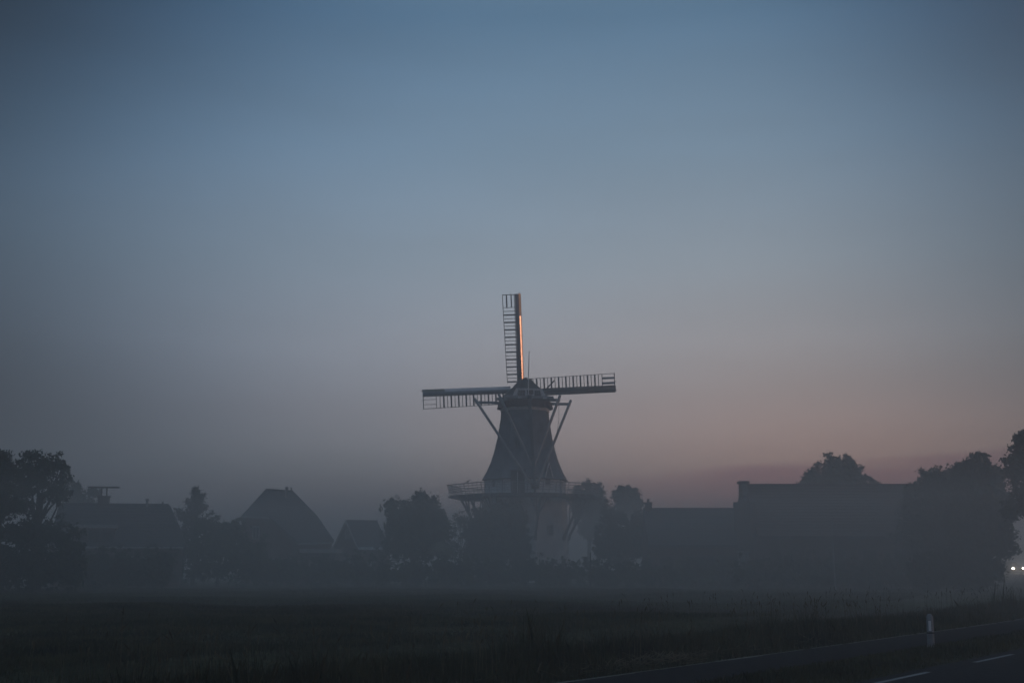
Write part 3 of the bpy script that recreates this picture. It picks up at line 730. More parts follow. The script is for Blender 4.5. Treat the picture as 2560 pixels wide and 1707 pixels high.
b = MB(); b.beam(e3 - cz * .05, e4 - cz * .05, .16, .22); b.build('gutter', M['palewood'], frf)
b = MB(); b.beam(r1 + cz * .12, r2 + cz * .12, .28, .16); b.beam(r1, e2, .2, .14); b.beam(r2, kn, .2, .14); b.beam(kn, e4, .2, .14); b.build('ridge_cap', M['tile'], frf)
ch = PT(716, 1245, Y0 - .3); b = MB(); b.tube([ch, ch + cz * .95], [.14, .14], 8); b.tube([ch + cz * .95, ch + cz * 1.08], [.2, .12], 8); b.build('flue_pipe', M['zinc'], frf)
ch = r2 + cz * .1 - Vector((.2, 0, 0)); b = MB(); b.beam(ch, ch + cz * .4, .12); b.build('ridge_finial', M['tile'], frf)
sk = e3.lerp(r2, .4).lerp(e2, .15)
for (pa, pb, w, h, hf) in ((ins[0], ins[1], .9, 1.3, .72), (ins[1], ins[2], 1.1, 1.3, .3), (ins[2], ins[3], 1.1, 1.2, .5)):
    a_, c_ = Vector((pa.x, pa.y, 0)), Vector((pb.x, pb.y, 0)); ux = (c_ - a_).normalized(); wn = Vector((ux.y, -ux.x, 0)); zt_ = min(pa.z, pb.z)
    for f_ in (.3, .72): window_on(fh, a_.lerp(c_, f_) + cz * 1.6 + wn * .01, ux, w, h, wn)
    if zt_ > 5: window_on(fh, a_.lerp(c_, .5) + cz * 4.6 + wn * .01, ux, w, 1.1, wn)
# low lean-to annex right of the farmhouse with pale fascias
an = thing('lean_to_shed', 'low flat shed with pale fascia boards between the steep roofed house and the barn', 'shed', (X(806, 116), 116, 0))
b = MB(); b.box(-1.9, 1.1, 0, 4, 0, Zof(1381, 116)); b.build('wall', M['brick2'], an)
b = MB(); b.box(-2.05, 1.25, -.15, 4.1, Zof(1381, 116), Zof(1371, 116)); b.build('fascia', M['render'], an)
b = MB(); b.box(-1.2, -.3, -.03, .0, .05, 1.95); b.build('door', M['palewood'], an)

# small barn
bh, brf = gable_house('barn', 'small steep gabled barn with pale bargeboards left of the round tree', 'barn', (X(893, 126) + .25, 127, 0), 36, 3.0, 4.4, Zof(1362, 126), Zof(1304, 127), 'brick', 'tile', gutter='render')
for sg in (-1, 1):
    sl = (Zof(1304, 127) - Zof(1362, 126)) / 2.2
    b = MB(); b.beam((-1.76, sg * 2.5, Zof(1362, 126) - .3 * sl), (-1.76, 0, Zof(1304, 127) + .03), .08, .2, up=(1, 0, 0)); b.build('bargeboard', M['render'], brf)
window_on(bh, (-1.51, 0, 1.7), (0, 1, 0), 1.0, 1.2, (-1, 0, 0)); window_on(bh, (-1.51, 0, 4.6), (0, 1, 0), .8, .9, (-1, 0, 0))
window_on(bh, (.4, -2.21, 1.7), (1, 0, 0), 1.2, 1.2, (0, -1, 0))
an2 = thing('lean_to_shed', 'low shed with a bright fascia under the small barn roof', 'shed', (X(935, 122), 122, 0))
b = MB(); b.box(-1.4, 1.2, 0, 3, 0, Zof(1374, 122)); b.build('wall', M['brick'], an2)
b = MB(); b.box(-1.5, 1.3, -.15, 3.1, Zof(1374, 122), Zof(1368, 122) + .05); b.build('fascia', M['white'], an2)
b = MB(); b.box(-.9, .1, -.03, 0, .05, 2.0); b.build('door', M['palewood'], an2)

# right house with long plain roof
Yr = 112.0
xl, xr = X(1615, Yr), X(1862, Yr)
rh, rrf = gable_house('cottage', 'long cottage with end chimney and pale gutter, lower than its neighbour', 'house', ((xl + xr) / 2, Yr, 0), 0, xr - xl, 7.4, Zof(1366, Yr - 3.7) + .25, Zof(1274, Yr), 'brick', 'tile', (0, 0), over=.25, gutter='greywood')
chimney(rrf, -(xr - xl) / 2 + .28, 0, 4, Zof(1258, Yr), .58, 'brick')
rel = -(xr - xl) / 2
for f_, w in ((.16, 1.1), (.36, 1.1), (.55, 1.6), (.76, 1.6)): window_on(rh, (rel + (xr - xl) * f_, -3.71, 1.75), (1, 0, 0), w, 1.35, (0, -1, 0), 'greywood', nx=2, ny=2)
b = MB(); b.box(rel + 4.0, rel + 4.9, -3.76, -3.7, .05, 2.15); b.build('door', M['darkwood'], rh)
b = MB(); b.hexa([Vector((rel + 1.6 + dx, -3.9 + (3.9) * f2, 3.5 + (Zof(1274, Yr) - 3.3) * f2) ) + Vector((0, -.06 + dy, .12 + dy * .6)) for dy in (0, .05) for dx, f2 in ((0, .38), (.6, .38), (.6, .52), (0, .52))]); b.build('roof_window', M['glass'], rrf)

# big building with ornamental gable
Yb = 106.0
bx0, bx1 = X(1858, Yb), X(2330, Yb)
Lb = bx1 - bx0; RB = Zof(1214, Yb); EB = 4.2
bb_ = thing('village_house', 'large house with a curved neck gable and long high ridge behind the flag post', 'house', ((bx0 + bx1) / 2, Yb, 0))
b = MB(); b.box(-Lb / 2 + .35, Lb / 2 - .35, -4.6, 4.6, 0, EB); b.build('wall', M['brick2'], bb_)
b = MB(); sl = (RB - EB) / 4.6
roof_planes(b, [[(-Lb / 2 + .3, -5, EB - .4 * sl), (Lb / 2, -5, EB - .4 * sl), (Lb / 2, 0, RB), (-Lb / 2 + .3, 0, RB)], [(Lb / 2, 5, EB - .4 * sl), (-Lb / 2 + .3, 5, EB - .4 * sl), (-Lb / 2 + .3, 0, RB), (Lb / 2, 0, RB)]])
brf2 = b.build('roof', M['tile2'], bb_)
b = MB()
for k in range(1, 17):
    for sg in (-1, 1):
        f_ = k / 17; b.beam((-Lb / 2 + .3, sg * 5 * (1 - f_), EB - .4 * sl + (RB - EB + .4 * sl) * f_ + .13), (Lb / 2, sg * 5 * (1 - f_), EB - .4 * sl + (RB - EB + .4 * sl) * f_ + .13), .1, .05)
o = b.build('tile_courses', M['tile2'], brf2); o['kind'] = 'stuff'
b = MB(); nrd = 40
for i in range(nrd): b.beam((-Lb / 2 + .3 + (Lb - .3) * i / nrd, 0, RB + .10), (-Lb / 2 + .3 + (Lb - .3) * (i + .94) / nrd, 0, RB + .12), .26, .12)
o = b.build('ridge_tiles', M['tile2'], brf2); o['kind'] = 'stuff'
zsh = Zof(1258, Yb + 3.4)
half = [(0, RB + .16), (.45, RB + .16), (.75, RB - .05), (.85, RB - .9), (1.1, RB - 1.15), (1.7, RB - 1.35), (2.5, RB - 1.45 + (zsh - RB + 1.45) * .5), (3.3, zsh + .05), (3.6, zsh), (3.75, zsh - .3), (3.75, EB), (4.6, EB - .3), (4.6, 0)]
outl = [(-y_, z_) for y_, z_ in reversed(half)] + half[1:]
b = MB(); nn = len(outl)
b.add([(-Lb / 2, y_, z_) for y_, z_ in outl] + [(-Lb / 2 + .38, y_, z_) for y_, z_ in outl], [tuple(range(nn)), tuple(reversed(range(nn, 2 * nn)))] + [(i, i + nn, (i + 1) % nn + nn, (i + 1) % nn) for i in range(nn)])
gw = b.build('neck_gable', M['brick2'], bb_)
b = MB()
for i in range(nn - 1):
    if outl[i][1] > EB + .5 and outl[i + 1][1] > EB + .5: b.beam((-Lb / 2 + .19, outl[i][0], outl[i][1] + .03), (-Lb / 2 + .19, outl[i + 1][0], outl[i + 1][1] + .03), .5, .09, up=(1, 0, 0) if abs(outl[i][0] - outl[i + 1][0]) < .05 else (0, 0, 1))
b.box(-Lb / 2 - .22, -Lb / 2 + .6, -.7, .7, RB + .18, RB + .36); b.build('coping', M['greywood'], gw)
for x_, w in ((-.38, 1.0), (-.24, 1.0), (-.08, 1.2), (.10, 1.2), (.26, 1.2), (.40, 1.0)): window_on(bb_, (Lb * x_ + .2 * math.sin(x_ * 40), -4.61, 2.1), (1, 0, 0), w, 1.7, (0, -1, 0), 'greywood', nx=2, ny=2)
for y_ in (-2, 0, 2): window_on(bb_, (-Lb / 2 - .005, y_, 2.0), (0, 1, 0), 1.0, 1.6, (-1, 0, 0), nx=2, ny=2)
b = MB(); b.box(-.5, .5, -4.66, -4.6, .05, 2.4); b.build('door', M['darkwood'], bb_)
b = MB(); b.beam((-Lb / 2 + .4, -5.05, EB - .42 * sl), (Lb / 2, -5.05, EB - .42 * sl), .14, .16); b.build('gutter', M['greywood'], brf2)
# flag post in front of it
fp = W(2079, 1300, 86)
o = thing('flag_post', 'slender pale leaning pole in front of the large dark house', 'pole', (X(2086, 86), 86, 0))
b = MB(); b.tube([(0, 0, 0), (-.05, 0, 2.2), (fp.x - o.location.x, 0, fp.z)], [.055, .05, .03], 8); b.build('pole', M['palewood'], o)
b = MB(); b.tube([(fp.x - o.location.x, 0, fp.z), (fp.x - o.location.x, 0, fp.z + .08)], [.05, .04], 8); b.build('cap', M['zinc'], o)
# garden posts near the mill
for px, y0, y1, lab in ((1476, 1380, 1412, 'short dark fence post at the right end of the mill hedge'), (2447, 1386, 1420, 'thin pale post at the foot of the dense right hand trees')):
    Yp = 100; z1 = Zof(y0, Yp)
    b = MB(); b.tube([(0, 0, 0), (0, 0, z1 - .05), (0, 0, z1)], [.05, .05, .02], 7); o = b.build('fence_post', M['darkwood'] if px < 2000 else M['greywood'], loc=(X(px, Yp), Yp, 0)); tag(o, lab, 'post')

# ------------------------------------------------------------------ trees
def leaf_cloud(lobes, n, size, rng, clump=.55, hollow=.55, per=38, droop=0.0):
    """lobes: (center Vector, (rx, ry, rz)). leaves gathered in clumps biased to the shell"""
    vol = np.array([l[1][0] * l[1][2] for l in lobes]); pr = vol / vol.sum()
    nc = max(8, n // per)
    li = rng.choice(len(lobes), nc, p=pr)
    d = rng.normal(size=(nc, 3)); d /= np.linalg.norm(d, axis=1)[:, None]
    rad = hollow + (1 - hollow) * rng.random(nc) ** .6
    rad = np.where(rng.random(nc) < .25, rng.random(nc) ** .5 * hollow, rad)
    cen = np.array([tuple(lobes[i][0]) for i in li]); rr_ = np.array([lobes[i][1] for i in li])
    cc = cen + d * rr_ * rad[:, None]
    csz = clump * (0.5 + rng.random(nc))
    ci = rng.integers(0, nc, n)
    p = cc[ci] + rng.normal(size=(n, 3)) * csz[ci][:, None] * .42 * np.array([1, 1, .8])
    p[:, 2] -= droop * rng.random(n)
    p[:, 2] = np.maximum(p[:, 2], .05)
    a = rng.normal(size=(n, 3)); a /= np.linalg.norm(a, axis=1)[:, None]
    c = rng.normal(size=(n, 3)); b_ = np.cross(a, c); b_ /= np.linalg.norm(b_, axis=1)[:, None]
    s = size * (0.55 + .9 * rng.random(n)) * .5
    a *= s[:, None]; b_ *= (s * .62)[:, None]
    return np.stack([p - a, p - b_ + a * .1, p + a, p + b_ + a * .1], axis=1)
def tree(name, label, cat, base, lobes_px, Yt, leaf, n, size=.24, clump=.6, seed=1, group=None, trunk_r=.25, hollow=.55, depth=.9, per=38, fill=.25, limbs=True):
    rng = np.random.default_rng(seed); t_ = thing(name, label, cat, (base, Yt, 0), group)
    lobes = []
    for (px, py, rx, rz) in lobes_px:
        p = W(px, py, Yt); s_ = Yt / F
        r_ = rx * s_; lobes.append((Vector((p.x - base, rng.uniform(-.3, .3) * r_, p.z)), (r_, r_ * depth, rz * s_)))
    subs = []
    for c, r in lobes:                             # sprays standing out of each bough
        for q_ in range(5):
            a_ = rng.uniform(-.5, 3.64); k_ = rng.uniform(.16, .36); d_ = rng.uniform(.85, 1.12)
            subs.append((c + Vector((math.cos(a_) * r[0] * d_, rng.uniform(-.7, .7) * r[1], math.sin(a_) * r[2] * d_)), (r[0] * k_ + .12, r[1] * k_ + .12, r[2] * k_ + .12)))
    subs = [x_ for x_ in subs if x_[0].z > .5]
    V = leaf_cloud(lobes, int(n * 1.05), size * .82, rng, clump * .8, hollow, per)
    V = np.concatenate([V, leaf_cloud(subs, int(n * .4), size * .72, rng, clump * .5, .1, 22)])
    if fill:   # inner bigger leaves keep the heart of the crown closed
        l2 = [(c, (r[0] * .72, r[1] * .6, r[2] * .75)) for c, r in lobes]
        V = np.concatenate([V, leaf_cloud(l2, int(n * fill), size * 1.9, rng, clump, .2, per)])
    me = quads_mesh('crown', V, M[leaf]); o = bpy.data.objects.new('crown', me); COL.objects.link(o); o.parent = t_
    zlow = min(c.z - r[2] for c, r in lobes); zmax = max(c.z for c, r in lobes)
    b = MB(); cx = sum(c.x for c, r in lobes) / len(lobes)
    hgt = max(zlow + .8, zmax * .55)
    b.tube([(0, 0, 0), (.05, 0, hgt * .4), (cx * .5, 0, hgt)], [trunk_r * 1.25, trunk_r, trunk_r * .6], 8)
    rl = random.Random(seed)
    if limbs:
        for c, r in lobes:
            for q_ in range(3):
                s0 = Vector((0.05 + cx * .3, 0, hgt * rl.uniform(.45, .95)))
                e = c + Vector((rl.uniform(-.6, .6) * r[0], rl.uniform(-.5, .5) * r[1], rl.uniform(-.2, .75) * r[2]))
                m_ = s0.lerp(e, .5) + Vector((rl.uniform(-.2, .2), rl.uniform(-.2, .2), rl.uniform(.0, .35)))
                b.tube([s0, m_, e], [trunk_r * .38, trunk_r * .22, .02], 6)
    b.build('trunk', M['bark'], t_)
    return t_
G_T = 'trees around the village'
Yt = 84
tree('tree', 'large loose crowned tree with sky showing through, beside the long low house', 'tree', X(92, Yt),
     [(95, 1172, 62, 40), (60, 1200, 40, 40), (135, 1195, 36, 45), (100, 1235, 62, 28), (150, 1235, 22, 26), (40, 1255, 40, 20), (88, 1150, 36, 22)], Yt, 'leafB', 4600, .26, .5, 21, G_T, .28, .72, .8, 30, 0)
tree('tree', 'broad tree cut off by the left edge of the view', 'tree', X(-10, 80),
     [(-30, 1185, 60, 55), (5, 1165, 24, 34), (0, 1230, 30, 30), (-60, 1240, 70, 60), (10, 1270, 40, 30)], 80, 'leafB', 9000, .26, .55, 22, G_T, .3, .6, .8, 34, .15)
tree('tree', 'faint double headed tree in haze between the left tree and the chimney', 'tree', X(210, 150),
     [(188, 1226, 17, 22), (236, 1230, 12, 17), (204, 1243, 14, 16), (212, 1268, 38, 20), (178, 1255, 16, 34)], 150, 'leafA', 3000, .26, .5, 23, G_T, .22, .6)
# pine right of the long house
def pine(name, label, cat, px, ptop, pbot, halfw, Yp, n, seed, m='needle'):
    rng = np.random.default_rng(seed); base = X(px, Yp); t_ = thing(name, label, cat, (base, Yp, 0), G_T)
    zt_, zb_ = Zof(ptop, Yp), max(.6, Zof(pbot, Yp)); hw = halfw * Yp / F
    br = []; b = MB(); b.tube([(0, 0, 0), (0, 0, zt_ * .6), (.05, 0, zt_ - .1)], [.2, .1, .02], 7)
    nbz = 70
    for i in range(nbz):
        f_ = (i / nbz) ** .9; z_ = zb_ + (zt_ - zb_) * f_; L_ = hw * (1 - f_) ** .9 * rng.uniform(.45, 1.2) + .12; a = rng.uniform(0, 6.283)
        d = np.array([math.cos(a), math.sin(a), .35 + .5 * f_]); e = np.array([0, 0, z_]) + d * L_
        b.tube([(0, 0, z_), tuple(e)], [.03, .01], 4)
        m_ = int(n / nbz * (.4 + 1.2 * L_ / hw)); tt = rng.random(m_) ** .7
        p = np.array([0, 0, z_]) + d * L_ * tt[:, None] + rng.normal(size=(m_, 3)) * .13
        br.append(p)
    p = np.concatenate(br); k = len(p)
    a = rng.normal(size=(k, 3)) + np.array([0, 0, .6]); a /= np.linalg.norm(a, axis=1)[:, None]; c = rng.normal(size=(k, 3)); q_ = np.cross(a, c); q_ /= np.linalg.norm(q_, axis=1)[:, None]
    s = .17 * (.6 + rng.random(k)); a *= s[:, None]; q_ *= (s * .25)[:, None]
    V = np.stack([p - a, p - q_, p + a, p + q_], axis=1)
    me = quads_mesh('crown', V, M[m]); o = bpy.data.objects.new('crown', me); COL.objects.link(o); o.parent = t_
    b.build('trunk', M['bark'], t_)
    return t_
pine('pine_tree', 'pointed feathery conifer between the long low house and the steep roofed house', 'conifer', 484, 1224, 1400, 84, 112, 4800, 31)
tree('bush', 'rounded shrub at the foot of the pointed conifer', 'bush', X(545, 108), [(522, 1326, 34, 26), (568, 1318, 34, 20), (592, 1342, 30, 36), (545, 1356, 56, 42)], 108, 'leafA', 5200, .2, .45, 32, G_T, .1, .6)
tree('tree', 'dense rounded tree standing alone left of the windmill', 'tree', X(1030, 112),
     [(1050, 1262, 26, 32), (1015, 1290, 36, 40), (1075, 1285, 32, 36), (985, 1310, 22, 30), (1030, 1330, 62, 50), (975, 1265, 9, 18), (1100, 1320, 22, 40), (1000, 1365, 45, 30), (1065, 1370, 45, 30)], 112, 'leafA', 17000, .24, .5, 33, G_T, .22, .5, .9, 34, .35)
tree('tree', 'thin wispy young tree between the rounded tree and the gallery struts', 'tree', X(1150, 118),
     [(1140, 1330, 26, 38), (1170, 1345, 26, 50), (1120, 1365, 26, 30), (1160, 1385, 40, 22), (1150, 1300, 12, 20)], 118, 'leafA', 3800, .18, .45, 34, G_T, .08, .75, .9, 26, 0)
tree('bush', 'pale flowering shrub low under the wispy young tree', 'bush', X(1104, 108), [(1100, 1368, 20, 12), (1118, 1380, 18, 10), (1088, 1378, 14, 12)], 108, 'leafP', 1700, .16, .3, 35, G_T, .05, .4)
tree('tree', 'dark brownish tree covering the lower left of the windmill tower', 'tree', X(1245, 117),
     [(1240, 1300, 50, 36), (1205, 1325, 32, 40), (1290, 1320, 34, 52), (1250, 1360, 68, 50), (1190, 1375, 34, 34), (1300, 1375, 30, 34), (1262, 1284, 34, 26)], 117, 'leafC', 20000, .22, .45, 36, G_T, .2, .45, .8, 34, .4)
tree('tree', 'hazy round crowned tree behind the right end of the windmill gallery', 'tree', X(1472, 158),
     [(1470, 1236, 34, 28), (1495, 1262, 22, 34), (1450, 1262, 30, 34), (1475, 1310, 34, 40)], 158, 'leafA', 9000, .30, .5, 37, G_T, .25, .5, .9, 34, .4)
tree('tree', 'hazy flat topped tree just left of the cottage chimney', 'tree', X(1567, 165),
     [(1552, 1240, 18, 20), (1575, 1240, 20, 22), (1592, 1262, 12, 18), (1565, 1270, 28, 26)], 165, 'leafA', 6500, .32, .5, 38, G_T, .25, .5, .9, 34, .4)
tree('tree', 'ragged multi stemmed tree between the windmill and the cottage', 'tree', X(1545, 116),
     [(1520, 1285, 12, 30), (1548, 1300, 16, 24), (1592, 1310, 14, 34), (1520, 1340, 30, 40), (1560, 1345, 40, 40), (1590, 1360, 24, 34), (1505, 1370, 18, 30), (1545, 1385, 45, 24)], 116, 'leafC', 13000, .2, .42, 39, G_T, .14, .55, .9, 30, .25)
tree('tree', 'big domed tree rising behind the ridge of the large house', 'tree', X(2092, 135),
     [(2085, 1180, 54, 40), (2040, 1200, 36, 34), (2130, 1190, 36, 42), (2010, 1225, 24, 22), (2090, 1230, 90, 50), (2170, 1222, 26, 26), (2080, 1290, 80, 60)], 135, 'leafB', 19000, .30, .55, 40, G_T, .4, .55, .8, 36, .4)
tree('tree', 'low wide tree at the right end of the large house ridge', 'tree', X(2340, 96),
     [(2340, 1215, 48, 36), (2300, 1240, 34, 36), (2380, 1225, 40, 44), (2330, 1290, 70, 66), (2345, 1360, 80, 60)], 96, 'leafB', 17000, .25, .5, 41, G_T, .3, .5, .8, 36, .4)
tree('tree', 'tallest dense tree of the right group, with a squared top', 'tree', X(2440, 92),
     [(2430, 1180, 36, 36), (2448, 1160, 16, 22), (2405, 1200, 28, 34), (2478, 1205, 30, 36), (2440, 1245, 66, 50), (2440, 1320, 72, 70), (2505, 1280, 24, 50), (2505, 1345, 28, 60), (2430, 1380, 72, 50)], 92, 'leafB', 24000, .24, .5, 42, G_T, .35, .5, .8, 36, .45)
tree('tree', 'near tree reaching in from the right edge with open branches', 'tree', X(2625, 78),
     [(2565, 1150, 40, 50), (2548, 1115, 22, 26), (2600, 1120, 60, 60), (2545, 1185, 24, 26), (2562, 1245, 26, 40), (2530, 1275, 20, 18), (2620, 1220, 60, 90), (2548, 1160, 34, 26)], 78, 'leafB', 16000, .22, .42, 43, G_T, .35, .62, .8, 32, .15)

# hedges and shrub masses along the foot of the village
def hedge(label, px0, px1, ptop, Yh, leaf, n, seed, wob=6):
    rl = random.Random(seed); lob = []; x_ = px0
    while x_ < px1:
        gy = 1400 + CAM_Z * F / Yh; w = rl.uniform(14, 30); tp = ptop + rl.uniform(-wob, wob); h_ = gy - tp
        if h_ > 80:
            lob.append((x_, tp + 30, w, 32)); lob.append((x_ + rl.uniform(-8, 8), tp + 30 + (h_ - 30) * .5, w * 1.1, (h_ - 20) * .5))
        else: lob.append((x_, tp + h_ * .55, w, h_ * .56))
        x_ += w * .8
    return tree('hedge', label, 'hedge', X((px0 + px1) / 2, Yh), lob, Yh, leaf, n, .2, .4, seed, 'hedges at the foot of the village', .05, .5, 1.0, 34, .3, limbs=False)
hedge('tall dark hedge under the left trees', -40, 190, 1300, 82, 'leafB', 13000, 51, 10)
hedge('hedge in front of the long low house', 185, 430, 1376, 92, 'leafB', 9000, 52)
hedge('tall hedge in front of the steep roofed house', 425, 660, 1345, 106, 'leafA', 11000, 53, 9)
hedge('clipped hedge in front of the sheds', 655, 960, 1390, 108, 'leafA', 9000, 54, 4)
hedge('hedge running towards the windmill foot', 950, 1180, 1398, 106, 'leafA', 7000, 55, 5)
hedge('low hedge at the windmill foot', 1175, 1500, 1400, 108, 'leafA', 9000, 56, 4)
hedge('low garden hedge before the cottage', 1490, 1850, 1404, 104, 'leafA', 9000, 57, 4)
hedge('garden hedge before the large house', 1850, 2300, 1396, 96, 'leafB', 11000, 58, 5)
hedge('dark undergrowth hedge below the right hand trees', 2290, 2500, 1385, 88, 'leafB', 9000, 59, 6)

# ------------------------------------------------------------------ oncoming car
Yc = 150.0
car_x = X(2544.5, Yc)
car = thing('car', 'dark car with both headlights lit coming along the road in the mist', 'car', (car_x, Yc, .0), rz=R(3))
# find road height fit: headlights at py 1420
hl_z = Zof(1420, Yc)
lift = max(0, hl_z - .68)
bank = MB(); bank.hexa([(-5, -28, -.1), (5, -28, -.1), (5, 40, -.1), (-5, 40, -.1), (-2.6, -14, lift), (2.6, -14, lift), (2.6, 36, lift), (-2.6, 36, lift)])
o = bank.build('embankment', M['asphalt']); o.location = (car_x, Yc, 0); o.rotation_euler = (0, 0, R(3)); o['kind'] = 'structure'
car.location.z = lift
secs = []
for y_, hw, zb_, zt_ in ((0, .70, .32, .62), (.12, .84, .24, .74), (.9, .88, .22, .88), (1.35, .88, .22, .94), (3.3, .88, .22, .96), (4.0, .86, .24, .92), (4.25, .78, .34, .8)):
    secs.append([Vector(p) for p in ((-hw, y_, zb_), (-hw * 1.0, y_, (zb_ + zt_) / 2), (-hw * .92, y_, zt_), (-hw * .4, y_, zt_ + .03), (hw * .4, y_, zt_ + .03), (hw * .92, y_, zt_), (hw, y_, (zb_ + zt_) / 2), (hw, y_, zb_))])
b = MB(); b.loft(secs); body = b.build('body', M['carpaint'], car)
secs = [[Vector(p) for p in ((-w0, y_, .93), (-w1, y2, z_), (w1, y2, z_), (w0, y_, .93))] for y_, y2, w0, w1, z_ in ((1.3, 1.95, .80, .80, .95), (1.35, 2.0, .80, .60, 1.42), (3.1, 2.9, .80, .60, 1.44), (3.7, 3.6, .78, .74, .97))]
b = MB(); b.loft(secs); cabin = b.build('cabin', M['carpaint'], car)
b = MB(); b.add([(-.72, 1.33, .98), (.72, 1.33, .98), (.56, 1.93, 1.39), (-.56, 1.93, 1.39)], [(0, 1, 2, 3)]); b.build('windscreen', M['glass'], car)
for sg in (-1, 1):
    b = MB(); b.hexa([(sg * .80 - .005, 1.6, .97), (sg * .80 + .005, 3.3, .97), (sg * .815, 3.3, .98), (sg * .815, 1.6, .98), (sg * .62, 2.1, 1.38), (sg * .62, 2.85, 1.38), (sg * .64, 2.85, 1.39), (sg * .64, 2.1, 1.39)]); b.build('side_window', M['glass'], car)
    for y_ in (.85, 3.35):
        b = MB(); b.tube([(sg * .68, y_, .31), (sg * .89, y_, .31)], [.31, .31], 18); wh = b.build('wheel', M['rubber'], car)
        b = MB(); b.tube([(sg * .80, y_, .31), (sg * .90, y_, .31)], [.19, .19], 12); b.build('rim', M['chrome'], wh)
    b = MB(); b.box(sg * .93 - .09, sg * .93 + .09, 1.5, 1.6, .95, 1.08); b.build('wing_mirror', M['carpaint'], car)
    b = MB(); b.tube([(sg * .60, -.02, .68), (sg * .60, .1, .68)], [.11, .11], 14); b.build('headlight', M['lamp'], car)
    ld_ = bpy.data.lights.new('headlamp_beam', 'SPOT'); ld_.energy = 450; ld_.spot_size = R(50); ld_.spot_blend = .8; ld_.color = (1, .88, .7); ld_.shadow_soft_size = .08
    lo_ = bpy.data.objects.new('headlamp_beam', ld_); COL.objects.link(lo_); lo_.parent = car; lo_.location = (sg * .60, -.12, .68); lo_.rotation_euler = (R(88), 0, R(180) + math.atan2(-car_x, -Yc) * 0)
    lo_.rotation_euler = Vector((-.35, -1, -.02)).to_track_quat('-Z', 'Y').to_euler()
b = MB(); b.box(-.4, .4, -.015, .0, .42, .6); b.build('grille', M['chrome'], car)
b = MB(); b.box(-.26, .26, -.03, -.016, .34, .41); b.build('number_plate', M['palewood'], car)

# ------------------------------------------------------------------ reflector post
pb = G(2328, 1617); sc_ = 1.0
post = thing('reflector_post', 'white plastic roadside reflector post on the grass between path and road', 'bollard', (pb.x, pb.y, 0), rz=R(-14))
def dprof(w, d, z): return [Vector(p) for p in ((-w, -d * .1, z), (-w * .55, -d, z), (w * .45, -d, z), (w, -d * .15, z), (w * .72, d * .7, z), (-w * .7, d * .7, z))]
Hh = Zof(1534, pb.y)
secs = [dprof(.088, .06, -.1), dprof(.086, .06, Hh * .5), dprof(.082, .058, Hh - .12), dprof(.074, .052, Hh - .055), dprof(.052, .04, Hh - .012), dprof(.03, .02, Hh)]
b = MB(); b.loft(secs); b.build('body', M['plastic'], post)
b = MB(); b.box(-.042, .022, -.072, -.0585, Hh - .40, Hh - .16); b.build('reflector', M['reflect'], post)
b = MB(); b.loft([dprof(.089, .0625, Hh - .47), dprof(.0885, .0625, Hh - .435)]); b.build('dark_band', M['plasticd'], post)

# ------------------------------------------------------------------ grass
def visible(P, mx=260):
    x, y, z = P[:, 0], P[:, 1], P[:, 2] - CAM_Z
    fw = y * ct + z * st; u = x / fw * F + 1280; v = 853.5 - ((-y * st + z * ct) / fw * F)
    return (fw > 3) & (u > -mx) & (u < 2560 + mx) & (v < 1707 + 200)
def blades(P, h, w, rng, lean=.35):
    n = len(P); a = rng.random(n) * 6.283; dx = np.stack([np.cos(a), np.sin(a), np.zeros(n)], 1)
    a2 = rng.random(n) * 6.283; ln = (rng.random(n) ** 1.5 * lean * h)[:, None] * np.stack([np.cos(a2), np.sin(a2), np.zeros(n)], 1)
    up = np.zeros((n, 3)); up[:, 2] = h
    s = dx * (w / 2)[:, None]
    m_ = P + up * .55 + ln * .3; t_ = P + up * .97 + ln
    return np.stack([P - s, P + s, m_ + s * .8, t_, m_ - s * .8], 1)
def dist_left(P): return (P[:, 0] - A0.x) * ld.x + (P[:, 1] - A0.y) * ld.y
def route_d(P):
    """signed distance to the path's left edge along the bending route"""
    pts = np.array([(p.x, p.y) for p, a, s in RT]); an = np.array([a for p, a, s in RT])
    out = np.empty(len(P))
    for i0 in range(0, len(P), 20000):
        Q = P[i0:i0 + 20000, :2]; d2 = ((Q[:, None, :] - pts[None]) ** 2).sum(2); k = d2.argmin(1)
        v = Q - pts[k]; out[i0:i0 + 20000] = -np.sin(an[k]) * v[:, 0] + np.cos(an[k]) * v[:, 1]
    return out
rng = np.random.default_rng(99)
def sample(n, y0, y1, power=1.0):
    y = y0 + (y1 - y0) * rng.random(n) ** power; x = (rng.random(n) - .5) * 2 * (y * .46 + 3)
    P = np.stack([x, y, np.zeros(n)], 1); return P[visible(P)]
def patch(P, f=.5):
    return .5 + .5 * np.sin(P[:, 0] * f * 1.7 + 2 * np.sin(P[:, 1] * f * .9)) * np.sin(P[:, 1] * f * 1.3 + 1.7 * np.sin(P[:, 0] * f))
# tall rough grass left of the path
P = sample(260000, 17, 62, 1.15); d = route_d(P); k = (d > .05) & (d < 11.5); P, d = P[k], d[k]
keep = rng.random(len(P)) < np.clip(1.15 - d / 16, 0, 1); P, d = P[keep], d[keep]
P[:, 2] = [zfield(a, b_) for a, b_ in P[:, :2]]
h = (.14 + .38 * np.clip(d / 1.6, 0, 1)) * (.45 + .75 * rng.random(len(P))) * (.6 + .75 * patch(P)) * 1.05
far_ = np.clip((d - 1.8) / 2.2, 0, 1)
h *= 1 - .68 * far_
tus = rng.random((260, 2)) * np.array([60, 46]) + np.array([-22, 17])      # tussocks
td = np.full(len(P), 9.0)
for c_ in tus: td = np.minimum(td, np.hypot(P[:, 0] - c_[0], P[:, 1] - c_[1]))
h *= (1 + 1.0 * np.exp(-(td / .4) ** 2)) * (.65 + .6 * patch(P, 1.9))
